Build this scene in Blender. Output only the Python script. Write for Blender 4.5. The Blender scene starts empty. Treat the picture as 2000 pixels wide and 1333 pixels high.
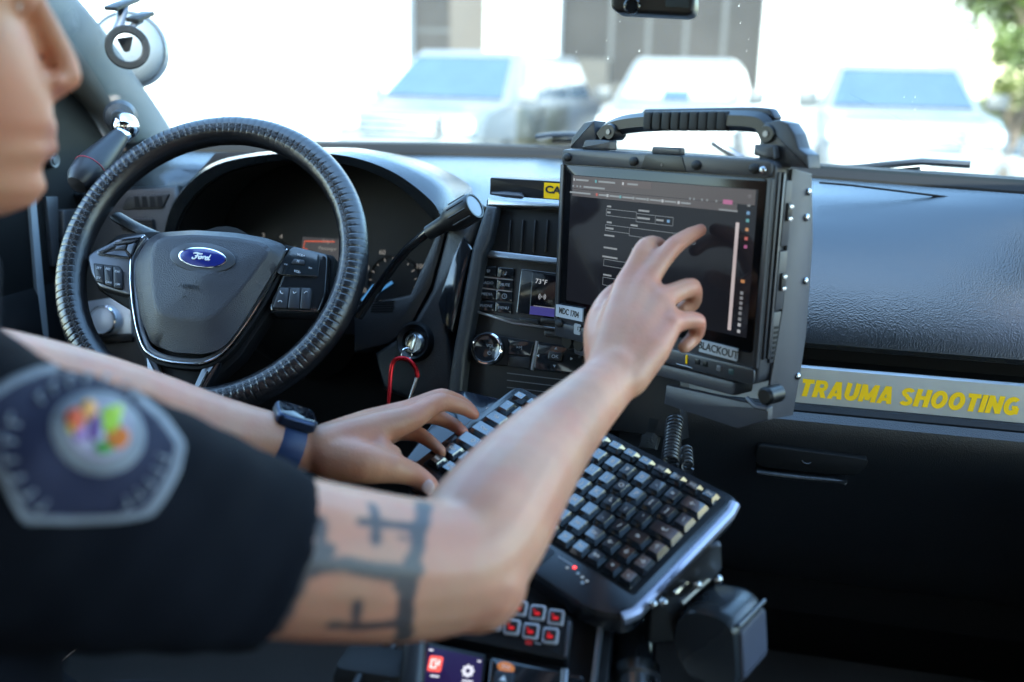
import bpy, bmesh, math, random
import numpy as np
from mathutils import Matrix, Vector, noise
from mathutils.bvhtree import BVHTree
random.seed(7)
PI = math.pi
R_ = math.radians
sc = bpy.context.scene
COL = sc.collection

# ------------------------------------------------------------------ camera
FPX = 1944.4                       # 35 mm lens on a 36 mm sensor, 2000 px wide
CAM = np.array([0.0, 0.0, 1.40])
def _rz(a): return np.array([[math.cos(a), -math.sin(a), 0], [math.sin(a), math.cos(a), 0], [0, 0, 1]])
def _rx(a): return np.array([[1, 0, 0], [0, math.cos(a), -math.sin(a)], [0, math.sin(a), math.cos(a)]])
ROT = _rz(R_(13)) @ _rx(PI / 2 - R_(14.6)) @ _rz(R_(1.5))
cd = bpy.data.cameras.new('camera'); cam = bpy.data.objects.new('camera', cd); COL.objects.link(cam)
mw = Matrix.Identity(4)
for i in range(3):
    for j in range(3): mw[i][j] = ROT[i, j]
    mw[i][3] = CAM[i]
cam.matrix_world = mw
cd.lens = 35.0; cd.sensor_width = 36.0; cd.clip_start = 0.02; cd.clip_end = 3000
cd.dof.use_dof = True; cd.dof.focus_distance = 1.20; cd.dof.aperture_fstop = 2.7
sc.camera = cam

# ------------------------------------------------------------------ sky, sun, exposure
SUN_EL, SUN_AZ = 36.0, 183.0       # degrees; azimuth clockwise from +Y (behind the car, to its left)
w = bpy.data.worlds.new('World'); sc.world = w; w.use_nodes = True
nt = w.node_tree; bg = nt.nodes['Background']
sky = nt.nodes.new('ShaderNodeTexSky'); sky.sky_type = 'NISHITA'; sky.sun_disc = False
sky.sun_elevation = R_(SUN_EL); sky.sun_rotation = R_(SUN_AZ); sky.ozone_density = 3.0; sky.dust_density = .8; sky.air_density = 1.4
nt.links.new(sky.outputs[0], bg.inputs[0]); bg.inputs[1].default_value = 0.15
sd = bpy.data.lights.new('sun', 'SUN'); sd.energy = 2.0; sd.angle = R_(0.5); sd.color = (1, .95, .87)
so = bpy.data.objects.new('sun', sd); COL.objects.link(so); so.location = (0, 0, 30)
_s = Vector((math.sin(R_(SUN_AZ)) * math.cos(R_(SUN_EL)), math.cos(R_(SUN_AZ)) * math.cos(R_(SUN_EL)), math.sin(R_(SUN_EL))))
so.rotation_euler = _s.to_track_quat('Z', 'Y').to_euler()
vs = sc.view_settings; vs.view_transform = 'Standard'; vs.look = 'None'; vs.gamma = 1; vs.exposure = 3.5
vs.use_curve_mapping = False
cy = sc.cycles
cy.use_denoising = True; cy.max_bounces = 10; cy.diffuse_bounces = 5; cy.glossy_bounces = 5
cy.transparent_max_bounces = 12; cy.caustics_reflective = False; cy.caustics_refractive = False
cy.sample_clamp_indirect = 6; cy.use_adaptive_sampling = False

# ------------------------------------------------------------------ pixel -> place helpers
def ray(px, py): return ROT @ np.array([(px - 1000) / FPX, -(py - 666.5) / FPX, -1.0])
def P(px, py, d): return Vector(CAM + d * ray(px, py))
def onY(px, py, y):
    d = ray(px, py); return Vector(CAM + d * (y - CAM[1]) / d[1])
def onX(px, py, x):
    d = ray(px, py); return Vector(CAM + d * (x - CAM[0]) / d[0])
def onZ(px, py, z):
    d = ray(px, py); return Vector(CAM + d * (z - CAM[2]) / d[2])

class Frame:
    """a local frame on a surface: X right, Y up, Z out of the surface"""
    def __init__(s, o, X, Z):
        s.o = Vector(o); Z = Vector(Z).normalized(); X = Vector(X); X = (X - Z * X.dot(Z)).normalized(); Y = Z.cross(X)
        s.X, s.Y, s.Z = X, Y, Z
        s.M = Matrix(((X.x, Y.x, Z.x, s.o.x), (X.y, Y.y, Z.y, s.o.y), (X.z, Y.z, Z.z, s.o.z), (0, 0, 0, 1)))
    def uv(s, px, py, h=0.0):
        d = Vector(ray(px, py)); o = s.o + s.Z * h; c = Vector(CAM)
        p = c + d * ((o - c).dot(s.Z) / d.dot(s.Z)) - s.o
        return (p.dot(s.X), p.dot(s.Y))
    def poly(s, pts, h=0.0): return [s.uv(x, y, h) for x, y in pts]

# ------------------------------------------------------------------ materials
MATS = {}
def mat(name, col, rough=.5, metal=0.0, bump=0.0, bscale=400.0, var=.12, vscale=6.0, spec=.5, emit=None, estr=0, coat=0, sss=0, kind='noise', sheen=0, ior=1.5):
    if name in MATS: return MATS[name]
    m = bpy.data.materials.new(name); m.use_nodes = True; t = m.node_tree; b = t.nodes['Principled BSDF']
    tc = t.nodes.new('ShaderNodeTexCoord')
    n = t.nodes.new('ShaderNodeTexNoise'); n.inputs['Scale'].default_value = vscale; n.inputs['Detail'].default_value = 5
    t.links.new(tc.outputs['Object'], n.inputs['Vector'])
    r = t.nodes.new('ShaderNodeValToRGB'); r.color_ramp.elements[0].position = .3; r.color_ramp.elements[1].position = .7
    r.color_ramp.elements[0].color = (*[c * (1 - var) for c in col], 1); r.color_ramp.elements[1].color = (*[min(1, c * (1 + var)) for c in col], 1)
    t.links.new(n.outputs['Fac'], r.inputs[0]); t.links.new(r.outputs[0], b.inputs['Base Color'])
    mr = t.nodes.new('ShaderNodeMapRange'); mr.inputs['To Min'].default_value = max(0, rough - .06); mr.inputs['To Max'].default_value = min(1, rough + .06)
    t.links.new(n.outputs['Fac'], mr.inputs['Value']); t.links.new(mr.outputs[0], b.inputs['Roughness'])
    b.inputs['Metallic'].default_value = metal; b.inputs['Specular IOR Level'].default_value = spec
    b.inputs['IOR'].default_value = ior
    if coat: b.inputs['Coat Weight'].default_value = coat; b.inputs['Coat Roughness'].default_value = .05
    if sss:
        b.inputs['Subsurface Weight'].default_value = sss; b.inputs['Subsurface Radius'].default_value = (.012, .004, .002); b.inputs['Subsurface Scale'].default_value = 1.0
    if sheen: b.inputs['Sheen Weight'].default_value = sheen
    if emit: b.inputs['Emission Color'].default_value = (*emit, 1); b.inputs['Emission Strength'].default_value = estr
    if bump:
        if kind == 'grain':
            v = t.nodes.new('ShaderNodeTexVoronoi'); v.inputs['Scale'].default_value = bscale; src = v.outputs['Distance']
        elif kind == 'weave':
            v = t.nodes.new('ShaderNodeTexWave'); v.inputs['Scale'].default_value = bscale; v.inputs['Distortion'].default_value = 2; src = v.outputs['Fac']
        else:
            v = t.nodes.new('ShaderNodeTexNoise'); v.inputs['Scale'].default_value = bscale; v.inputs['Detail'].default_value = 3; src = v.outputs['Fac']
        t.links.new(tc.outputs['Object'], v.inputs['Vector'])
        bp = t.nodes.new('ShaderNodeBump'); bp.inputs['Strength'].default_value = bump; bp.inputs['Distance'].default_value = .0006 if bscale > 60 else .006
        t.links.new(src, bp.inputs['Height']); t.links.new(bp.outputs[0], b.inputs['Normal'])
    m['principled'] = 1
    MATS[name] = m; return m

def glass(name, tint=(.82, .965, .95), refl=.9):
    m = bpy.data.materials.new(name); m.use_nodes = True; t = m.node_tree; t.nodes.clear()
    o = t.nodes.new('ShaderNodeOutputMaterial'); mx = t.nodes.new('ShaderNodeMixShader'); tr = t.nodes.new('ShaderNodeBsdfTransparent')
    g = t.nodes.new('ShaderNodeBsdfGlossy'); fr = t.nodes.new('ShaderNodeFresnel'); fr.inputs[0].default_value = 1.45
    n = t.nodes.new('ShaderNodeTexNoise'); n.inputs['Scale'].default_value = 3
    mm = t.nodes.new('ShaderNodeMath'); mm.operation = 'MULTIPLY'; mm.inputs[1].default_value = refl
    mr = t.nodes.new('ShaderNodeMapRange'); mr.inputs['To Min'].default_value = .0; mr.inputs['To Max'].default_value = .03
    t.links.new(n.outputs['Fac'], mr.inputs['Value']); t.links.new(mr.outputs[0], g.inputs['Roughness'])
    tr.inputs[0].default_value = (*tint, 1)
    t.links.new(fr.outputs[0], mm.inputs[0]); t.links.new(mm.outputs[0], mx.inputs[0]); t.links.new(tr.outputs[0], mx.inputs[1]); t.links.new(g.outputs[0], mx.inputs[2])
    t.links.new(mx.outputs[0], o.inputs[0]); return m

def glow(name, col, s):
    """a lit display element"""
    return mat(name, tuple(c * .12 for c in col), .4, emit=col, estr=s * .42)

m_dash = mat('dash_grain', (.009, .010, .012), .38, bump=.55, bscale=620, kind='grain', spec=.7, vscale=3)
m_dashtop = mat('dash_top_grain', (.006, .008, .010), .26, bump=.45, bscale=480, kind='grain', spec=.9, ior=1.55, vscale=3)
m_black = mat('black_plastic', (.007, .0075, .009), .38, spec=.4, bump=.2, bscale=700)
m_flat = mat('matt_black', (.0035, .0035, .004), .6, spec=.25)
m_gloss = mat('gloss_black', (.010, .011, .013), .12, coat=.5)
m_leather = mat('leather_black', (.009, .009, .011), .25, spec=.8, bump=.28, bscale=900, kind='grain')
m_silver = mat('satin_silver', (.34, .36, .39), .32, metal=.9, bump=.05, bscale=900)
m_dsilver = mat('dark_silver', (.14, .145, .16), .35, metal=.8)
m_chrome = mat('chrome', (.75, .77, .8), .07, metal=1.0, var=.04)
m_steel = mat('steel', (.45, .46, .48), .25, metal=1.0)
m_rubber = mat('rubber', (.012, .012, .013), .7, bump=.3, bscale=300)
m_white = mat('white_print', (.75, .76, .78), .55)
m_grey = mat('grey_print', (.30, .31, .33), .5)
m_yellow = mat('yellow_vinyl', (1.0, .56, .008), .6, spec=.2, var=.05)
m_ink = mat('black_ink', (.01, .01, .012), .5)
m_magalloy = mat('tablet_alloy', (.036, .038, .046), .38, metal=.2, bump=.25, bscale=900)
m_dock = mat('dock_powder_coat', (.050, .050, .060), .45, bump=.4, bscale=1100)
m_glass = glass('windshield_glass', refl=.25)
m_sideglass = glass('side_glass', (.84, .92, .90)); m_rear_dim = glass('rear_dimming_glass', (.38, .40, .40))  # unseen rear panes darkened to cut the light from behind
m_headliner = mat('headliner', (.11, .11, .108), .9, bump=.3, bscale=300)
m_carpet = mat('carpet', (.11, .10, .092), .95, bump=.9, bscale=260)

# ------------------------------------------------------------------ mesh helpers
MW = {}
def thing(name, label, cat, M=None, group=None):
    o = bpy.data.objects.new(name, None); COL.objects.link(o); o.empty_display_size = .05
    M = M.copy() if M is not None else Matrix.Identity(4)
    o.matrix_basis = M; MW[o.name] = M
    o['label'] = label; o['category'] = cat
    if group: o['group'] = group
    return o
def part(name, bm, m, parent=None, M=None, smooth=True, label=None, kind=None, auto=35):
    me = bpy.data.meshes.new(name)
    if isinstance(bm, bmesh.types.BMesh):
        bmesh.ops.recalc_face_normals(bm, faces=bm.faces); bm.to_mesh(me); bm.free()
    else: me = bm; me.name = name
    for x in (m if isinstance(m, (list, tuple)) else [m]): me.materials.append(x)
    o = bpy.data.objects.new(name, me); COL.objects.link(o)
    if smooth:
        me.shade_smooth()
        try: me.set_sharp_from_angle(angle=R_(auto))
        except Exception: pass
    if parent is not None:
        pm = MW[parent.name]; M = M if M is not None else pm
        o.parent = parent; o.matrix_basis = pm.inverted() @ M
    else:
        M = M if M is not None else Matrix.Identity(4); o.matrix_basis = M
    MW[o.name] = M.copy()
    if label: o['label'] = label
    if kind: o['kind'] = kind
    return o
def solo(name, bm, m, label, cat, M=None, group=None, **k):
    o = part(name, bm, m, None, M, **k); o['label'] = label; o['category'] = cat
    if group: o['group'] = group
    return o
def link_copy(src, parent, M):
    c = src.copy(); COL.objects.link(c); pm = MW[parent.name]; c.parent = parent; c.matrix_basis = pm.inverted() @ M; MW[c.name] = M.copy(); return c
def T(x, y, z): return Matrix.Translation((x, y, z))
def B(): return bmesh.new()

def loop_faces(bm, a, b, closed=True):
    n = len(a)
    for i in range(n if closed else n - 1):
        j = (i + 1) % n
        try: bm.faces.new((a[i], a[j], b[j], b[i]))
        except ValueError: pass
def area2(p): return sum(p[i][0] * p[(i + 1) % len(p)][1] - p[(i + 1) % len(p)][0] * p[i][1] for i in range(len(p)))
def inset(p, d):
    if area2(p) < 0: p = p[::-1]
    n = len(p); out = []
    for i in range(n):
        a, b, c = Vector(p[i - 1]), Vector(p[i]), Vector(p[(i + 1) % n])
        e1 = (b - a); e2 = (c - b)
        if e1.length < 1e-9 or e2.length < 1e-9: out.append(tuple(b)); continue
        n1 = Vector((-e1.y, e1.x)).normalized(); n2 = Vector((-e2.y, e2.x)).normalized()
        m = n1 + n2
        if m.length < .3: out.append(tuple(b + n1 * d)); continue
        m.normalize(); out.append(tuple(b + m * min(d / max(.35, m.dot(n1)), 3 * d)))
    return out
def rnd(p, r, k=4):
    """round the corners of a polygon"""
    n = len(p); out = []
    for i in range(n):
        a, b, c = Vector(p[i - 1]), Vector(p[i]), Vector(p[(i + 1) % n])
        u = a - b; v = c - b; q = min(r, u.length * .45, v.length * .45)
        s = b + u.normalized() * q; e = b + v.normalized() * q
        for j in range(k + 1):
            t = j / k; out.append(tuple(s * (1 - t) ** 2 + b * 2 * t * (1 - t) + e * t * t))
    return out
def rect(cx, cy, w_, h_): return [(cx - w_ / 2, cy - h_ / 2), (cx + w_ / 2, cy - h_ / 2), (cx + w_ / 2, cy + h_ / 2), (cx - w_ / 2, cy + h_ / 2)]
def rrect(cx, cy, w_, h_, r, k=4): return rnd(rect(cx, cy, w_, h_), r, k)
def ell(cx, cy, a, b, n=32, rot=0):
    c, s = math.cos(rot), math.sin(rot)
    return [(cx + a * math.cos(t) * c - b * math.sin(t) * s, cy + a * math.cos(t) * s + b * math.sin(t) * c) for t in (2 * PI * i / n for i in range(n))]
def prism(bm, p, z0, z1, bev=0.0, seg=2, botbev=0.0):
    if area2(p) < 0: p = p[::-1]
    rings = []
    if botbev: rings.append([bm.verts.new((*q, z0)) for q in inset(p, botbev)]); z0b = z0 + botbev
    else: z0b = z0
    rings.append([bm.verts.new((*q, z0b)) for q in p])
    if bev:
        for k in range(seg + 1):
            a = k / seg * PI / 2; rings.append([bm.verts.new((*q, z1 - bev + bev * math.sin(a))) for q in (inset(p, bev * (1 - math.cos(a))) if k else p)])
    else: rings.append([bm.verts.new((*q, z1)) for q in p])
    for a, b in zip(rings, rings[1:]): loop_faces(bm, a, b)
    bm.faces.new(rings[0][::-1]); bm.faces.new(rings[-1])
    return bm
def xf(bm, M, since=0):
    vs_ = list(bm.verts)[since:]
    for v in vs_: v.co = M @ v.co
    return bm
def box(bm, c, s, bev=0.0, M=None):
    k = len(bm.verts); prism(bm, rect(0, 0, s[0], s[1]) if not bev else rrect(0, 0, s[0], s[1], bev, 2), -s[2] / 2, s[2] / 2, min(bev, s[2] * .45), 2, min(bev, s[2] * .45))
    bm.verts.ensure_lookup_table(); xf(bm, (M if M else Matrix.Identity(4)) @ T(*c), k); return bm
def basis(d):
    d = Vector(d).normalized(); a = Vector((0, 0, 1)) if abs(d.z) < .9 else Vector((1, 0, 0)); x = a.cross(d).normalized(); return x, d.cross(x), d
def tube(bm, pts, rad, n=10, closed=False, caps=True, flat=1.0):
    pts = [Vector(p) for p in pts]; rad = rad if isinstance(rad, (list, tuple)) else [rad] * len(pts)
    rings = []; N = len(pts); x = None
    for i, p in enumerate(pts):
        d = (pts[(i + 1) % N] - pts[i - 1]) if closed else (pts[min(i + 1, N - 1)] - pts[max(i - 1, 0)])
        if x is None: x, y, d = basis(d)
        else: d = d.normalized(); x = (x - d * x.dot(d)).normalized(); y = d.cross(x)
        rings.append([bm.verts.new(p + (x * math.cos(2 * PI * k / n) + y * math.sin(2 * PI * k / n) * flat) * rad[i]) for k in range(n)])
    for a, b in zip(rings, rings[1:]): loop_faces(bm, a, b)
    if closed: loop_faces(bm, rings[-1], rings[0])
    elif caps: bm.faces.new(rings[0][::-1]); bm.faces.new(rings[-1])
    return bm
def lathe(bm, prof, n=32, M=None):
    """prof: (r, z) pairs turned round the local Z axis"""
    M = M or Matrix.Identity(4); rings = []
    for r, z in prof:
        if r < 1e-6: rings.append([bm.verts.new(M @ Vector((0, 0, z)))])
        else: rings.append([bm.verts.new(M @ Vector((r * math.cos(2 * PI * k / n), r * math.sin(2 * PI * k / n), z))) for k in range(n)])
    for a, b in zip(rings, rings[1:]):
        if len(a) == 1 and len(b) == 1: continue
        if len(a) == 1:
            for k in range(n): bm.faces.new((a[0], b[k], b[(k + 1) % n]))
        elif len(b) == 1:
            for k in range(n): bm.faces.new((a[k], a[(k + 1) % n], b[0]))
        else: loop_faces(bm, a, b)
    return bm
def axis_m(p, d):
    x, y, d = basis(d); return Matrix(((x.x, y.x, d.x, p[0]), (x.y, y.y, d.y, p[1]), (x.z, y.z, d.z, p[2]), (0, 0, 0, 1)))
def ball(bm, c, r, n=16, m=10, M=None):
    r = r if isinstance(r, (tuple, list)) else (r, r, r)
    k = len(bm.verts); lathe(bm, [(math.sin(PI * i / m), -math.cos(PI * i / m)) for i in range(m + 1)], n)
    bm.verts.ensure_lookup_table(); xf(bm, T(*c) @ (M or Matrix.Identity(4)) @ Matrix.Diagonal((*r, 1)), k); return bm
def loft(bm, rows, closed=False, thick=None):
    V_ = [[bm.verts.new(p) for p in r] for r in rows]
    for a, b in zip(V_, V_[1:]): loop_faces(bm, a, b, closed)
    return V_
def spline(pts, n=40, closed=False):
    """Catmull-Rom through points"""
    pts = [Vector(p) for p in pts]; N = len(pts); out = []
    segs = N if closed else N - 1
    for i in range(segs):
        p0 = pts[(i - 1) % N] if closed or i > 0 else pts[0] * 2 - pts[1]
        p1 = pts[i]; p2 = pts[(i + 1) % N]
        p3 = pts[(i + 2) % N] if closed or i + 2 < N else pts[-1] * 2 - pts[-2]
        k = max(1, round(n / segs))
        for j in range(k):
            t = j / k
            out.append(.5 * ((2 * p1) + (p2 - p0) * t + (2 * p0 - 5 * p1 + 4 * p2 - p3) * t * t + (3 * p1 - p0 - 3 * p2 + p3) * t ** 3))
    if not closed: out.append(pts[-1])
    return out
def coil(a, b, r, turns, wire=.002, n=14):
    a = Vector(a); b = Vector(b); x, y, d = basis(b - a); N = int(turns * n)
    return [a + (b - a) * (i / N) + (x * math.cos(2 * PI * i / n) + y * math.sin(2 * PI * i / n)) * r for i in range(N + 1)]
TMPSC = bpy.data.scenes.new('workbench')
def bake(o):
    TMPSC.collection.objects.link(o)
    with bpy.context.temp_override(scene=TMPSC, view_layer=TMPSC.view_layers[0]):
        dg = bpy.context.evaluated_depsgraph_get(); dg.update(); return bpy.data.meshes.new_from_object(o.evaluated_get(dg))
def text_mesh(s, size, bold=0.0, shear=0.0, ext=.0002, align='CENTER', space=1.0):
    c = bpy.data.curves.new('t', 'FONT'); c.body = s; c.size = size; c.shear = shear; c.offset = bold; c.extrude = ext; c.align_x = align; c.align_y = 'CENTER'
    c.space_character = space; c.resolution_u = 3
    o = bpy.data.objects.new('t', c)
    me = bake(o); bpy.data.objects.remove(o); bpy.data.curves.remove(c); me.materials.clear(); return me
def text(name, s, size, m, parent, M, sx=1.0, **k):
    me = text_mesh(s, size, **k); return part(name, me, m, parent, M @ Matrix.Diagonal((sx, 1, 1, 1)), smooth=False)
def at(F, px, py, h=0.0, rot=0.0):
    u, v = F.uv(px, py, h); return F.M @ T(u, v, h) @ Matrix.Rotation(rot, 4, 'Z')

I4 = Matrix.Identity(4)
# ================================================================== ground, street side
def structure(name, bm, m):
    o = part(name, bm, m, None, I4, smooth=False); o['kind'] = 'structure'; return o
m_asphalt = mat('asphalt', (.10, .098, .095), .9, bump=.5, bscale=40, var=.2, vscale=1.5)
m_concrete = mat('concrete', (.42, .40, .37), .85, bump=.3, bscale=30)
bm = B(); bmesh.ops.create_grid(bm, x_segments=8, y_segments=8, size=400); structure('ground', bm, m_asphalt)
bm = B(); box(bm, (0, 21.6, .062), (70, 4.0, .124), .02); structure('sidewalk', bm, m_concrete)
m_paint = mat('line_paint', (.75, .74, .70), .7)
stalls = thing('parking_stall_lines', 'white painted stall lines on the asphalt ahead of the car', 'road marking', T(0, 16, 0))
for i in range(7):
    bm = B(); box(bm, (0, 0, .004), (.12, 5.2, .006)); part('painted_line', bm, m_paint, stalls, T(-9.2 + i * 2.9, 15.6, .001), smooth=False)

# ================================================================== the car we sit in
car = thing('patrol_car', 'black cabin of the patrol car seen from its passenger seat, dashboard and windshield', 'car', T(-.26, .2, 0))
CX = -.26
YB = [(-1.06, 1.47), (-.98, 1.51), (-.68, 1.61), (-.54, 1.69), (-.32, 1.745), (-.1, 1.68), (.093, 1.56), (.235, 1.50), (.355, 1.455), (.56, 1.36)]
def yb(x):
    xs = [p[0] for p in YB]; return float(np.interp(x, xs, [p[1] for p in YB]))
BASEZ = 1.268
# --- upper dash pad: profile taken down the passenger side, run across the car
prof = [(365, 1.490), (372, 1.475), (379, 1.463), (386, 1.452), (394, 1.44), (406, 1.425), (424, 1.408), (446, 1.390), (475, 1.370), (510, 1.350), (548, 1.331), (590, 1.312), (632, 1.296), (668, 1.284), (688, 1.279), (697, 1.283)]
PR = [onY(1800, py, y) for py, y in prof]
def dash_row(i, xs):
    p = PR[i]; wgt = max(0.0, 1 - (1.49 - p.y) / .12)
    return [Vector((x, p.y + (yb(x) - yb(.235)) * wgt, p.z)) for x in xs]
xs_all = [-1.04 + .88 * i / 34 for i in range(35)]
xs_p = [-.16 + .72 * i / 30 for i in range(31)]
bm = B()
rows = [[Vector((x, yb(x) + .03, BASEZ - .03)) for x in xs_all]] + [dash_row(i, xs_all) for i in range(9)] + [[Vector((x, 1.40, 1.14)) for x in xs_all]]
for r_ in rows:
    for p in r_:
        if -.87 < p.x < -.395: p.y = max(p.y, 1.458)
loft(bm, rows); dashpad = part('dashboard', bm, m_dashtop, car, I4)
bm = B(); loft(bm, [[Vector((x, yb(x) + .03, BASEZ - .03)) for x in xs_p]] + [dash_row(i, xs_p) for i in range(16)])
part('airbag_panel', bm, m_dashtop, car, I4)
bm = B(); loft(bm, [[Vector((x, y, z)) for x in xs_p] for y, z in [(PR[-1].y + .001, PR[-1].z - .0005), (1.318, PR[-1].z - .003), (1.322, 1.056), (1.287, 1.0545)]]); part('panel_recess', bm, m_flat, car, I4)
# thin slot along the passenger pad
bm = B(); tube(bm, [onY(px, py, 1.4535) + Vector((0, 0, .0006)) for px, py in [(1600, 358), (1660, 363), (1750, 374), (1840, 385), (1905, 391)]], [.0016, .0016, .0016, .0016, .0003], 6); part('pad_seam', bm, m_flat, car, I4)
# --- silver strip with its lettering
zt, zb_ = 1.0525, 1.0085
bm = B(); xs = [-.16, .56]
prof2 = [(1.292, 1.0560), (1.2850, 1.0572), (1.2818, 1.0545), (1.2785, 1.030), (1.2758, 1.0095)]
loft(bm, [[Vector((x, y, z)) for x in [-.16 + .72 * i / 12 for i in range(13)]] for y, z in prof2])
m_strip = mat('brushed_trim', (.42, .46, .49), .33, metal=.85, bump=.05, bscale=1400)
strip = part('trim_strip', bm, m_strip, car, I4)
bm = B(); loft(bm, [[Vector((x, y, z)) for x in [-.16 + .72 * i / 12 for i in range(13)]] for y, z in [(1.2735, 1.0098), (1.268, 1.0085), (1.264, 1.003), (1.265, .9945), (1.274, .991)]])
part('trim_lip', bm, m_black, car, I4)
FS = Frame((0, 1.2782, 1.03), (1, 0, 0), (0, -1, .134))
u0, v0 = FS.uv(1561, 752); u1, v1 = FS.uv(1995, 800)
def arc(cx_, cy_, rx_, ry_, a0_, a1_, n=14): return [(cx_ + rx_ * math.cos(R_(a0_ + (a1_ - a0_) * k / n)), cy_ + ry_ * math.sin(R_(a0_ + (a1_ - a0_) * k / n))) for k in range(n + 1)]
# heavy block capitals: strokes as (centre line, width) on a cell one unit high
HV = {'T': (.72, [([(0, .885), (.72, .885)], .23), ([(.36, .80), (.36, 0)], .27)]),
      'R': (.80, [([(.135, 0), (.135, 1)], .27), ([(.2, .89), (.45, .89)] + arc(.45, .68, .20, .21, 90, -90, 8) + [(.2, .47)], .21), ([(.42, .46), (.66, 0)], .27)]),
      'A': (.86, [([(.13, 0), (.40, 1)], .25), ([(.73, 0), (.46, 1)], .25), ([(.22, .25), (.64, .25)], .18)]),
      'U': (.80, [([(.135, 1), (.135, .36)] + arc(.40, .36, .265, .245, 180, 360, 12) + [(.665, 1)], .26)]),
      'M': (.98, [([(.125, 0), (.125, 1)], .25), ([(.855, 0), (.855, 1)], .25), ([(.17, .98), (.49, .10)], .22), ([(.81, .98), (.49, .10)], .22)]),
      'S': (.76, [(arc(.38, .73, .25, .165, 20, 260, 12) + arc(.38, .27, .26, .165, 80, -160, 12), .22)]),
      'H': (.82, [([(.135, 0), (.135, 1)], .27), ([(.685, 0), (.685, 1)], .27), ([(.2, .51), (.62, .51)], .22)]),
      'O': (.90, [(arc(.45, .5, .315, .385, 0, 360, 28), .25)]),
      'I': (.27, [([(.135, 0), (.135, 1)], .27)]),
      'N': (.82, [([(.13, 0), (.13, 1)], .26), ([(.69, 0), (.69, 1)], .26), ([(.14, .93), (.68, .07)], .27)]),
      'G': (.88, [(arc(.45, .5, .315, .385, 48, 325, 20), .25), ([(.46, .43), (.78, .43)], .19), ([(.765, .42), (.765, .06)], .19)]), ' ': (.22, [])}
word = 'TRAUMA SHOOTING'; tot = sum(HV[c][0] + .10 for c in word) - .10; LH = .0225; kx = (u1 - u0 - LH * .2) / tot
xx_ = 0.0
for ci, c in enumerate(word):
    wl_, sts = HV[c]; b = B()
    for si, (cl_, wd_) in enumerate(sts):
        pts2 = [Vector(((xx_ + q[0]) * kx + q[1] * LH * .20, q[1] * LH)) for q in cl_]; lft, rgt = [], []
        for k in range(len(pts2)):
            d_ = pts2[min(k + 1, len(pts2) - 1)] - pts2[max(k - 1, 0)]
            if c == 'O' and k in (0, len(pts2) - 1): d_ = pts2[1] - pts2[-2]
            n_ = Vector((-d_.y, d_.x)).normalized() * wd_ * .55 * (LH * .55 + kx * .45)
            if len(cl_) == 2: n_ = Vector((n_.x * (1.0), 0)) * (abs(d_.length) / max(1e-6, abs(d_.y))) if abs(d_.y) > abs(d_.x) * .5 else Vector((0, n_.length))
            lft.append(pts2[k] + n_); rgt.append(pts2[k] - n_)
        h_ = .0005 + .00005 * si
        for k in range(len(pts2) - 1):
            vv = [b.verts.new((*q, z_)) for z_ in (0, h_) for q in (lft[k], rgt[k], rgt[k + 1], lft[k + 1])]
            for f_ in ((0, 1, 2, 3), (4, 5, 6, 7), (0, 1, 5, 4), (2, 3, 7, 6)): b.faces.new([vv[q] for q in f_])
    if sts: part('letter', b, m_yellow, strip, FS.M @ T(u0, (v0 + v1) / 2 - LH / 2, .0004), smooth=False)
    xx_ += wl_ + .10
# --- lower passenger dash and glove compartment
lowp = [(815, 1.272), (828, 1.258), (845, 1.249), (875, 1.246), (930, 1.262), (1000, 1.305), (1070, 1.34), (1130, 1.38), (1160, 1.43)]
LP = [onY(1800, py, y) for py, y in lowp]; LP[0].z = .992
xs_l = [-.14 + .70 * i / 20 for i in range(21)]
bm = B(); loft(bm, [[Vector((x, p.y, p.z)) for x in xs_l] for p in LP] + [[Vector((x, 1.62, .70)) for x in xs_l]])
glove = part('glove_compartment', bm, m_dash, car, I4)
FG = Frame(LP[3], (1, 0, 0), Vector((0, -1, -.05)))
hp = rnd(FG.poly([(1480, 868), (1697, 897), (1690, 915), (1672, 930), (1600, 926), (1480, 912), (1474, 892)], .004), .006)
bm = B(); prism(bm, hp, -.02, .005, .002); part('glove_handle', bm, m_flat, glove, FG.M)
hp2 = FG.poly([(1476, 918), (1560, 928), (1640, 936), (1660, 944), (1560, 940), (1490, 930), (1476, 926)], .006)
bm = B(); prism(bm, rnd(hp2, .006), -.02, .010, .004, 3); part('handle_lip', bm, m_dash, glove, FG.M)
bm = B(); tube(bm, [(*FG.uv(px, py, .0055), .0055) for px, py in [(1566, 900), (1571, 905), (1578, 906), (1584, 904)]], .0007, 6); part('handle_emblem', bm, m_dsilver, glove, FG.M)
# --- windshield frame: black band at the glass base, glass, roof
bm = B(); xg = [-1.04 + 1.60 * i / 40 for i in range(41)]
loft(bm, [[Vector((x, yb(x) + a, BASEZ + b)) for x in xg] for a, b in [(-.004, -.012), (-.002, .008), (.012, .022), (.04, .024), (.05, -.03)]])
part('cowl_band', bm, m_flat, car, I4)
def wind(x, t):
    s = (x - CX) / .8; top_y = .90 - .10 * s * s; xx = CX + (x - CX) * (1 - .09 * t)
    y = (yb(x) + .015) * (1 - t) + top_y * t; z = (BASEZ + .012) * (1 - t) + 1.70 * t + .045 * math.sin(PI * t)
    return Vector((xx, y, z))
bm = B(); loft(bm, [[wind(x, t / 14) for x in xg] for t in range(15)]); wsh = part('windshield', bm, m_glass, car, I4)
# dust on the glass
bm = B()
for i in range(70):
    x = random.uniform(-.5, .35); t = random.uniform(.12, .6)
    if x < -.36 and random.random() < .55: continue
    p = wind(x, t) + Vector((0, -.001, -.001)); r = random.choice([.0004, .0005, .0007, .0011]); ball(bm, p, r, 6, 4)
part('dust_specks', bm, mat('dust', (.3, .3, .28), .9), wsh, I4, kind='stuff')
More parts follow.
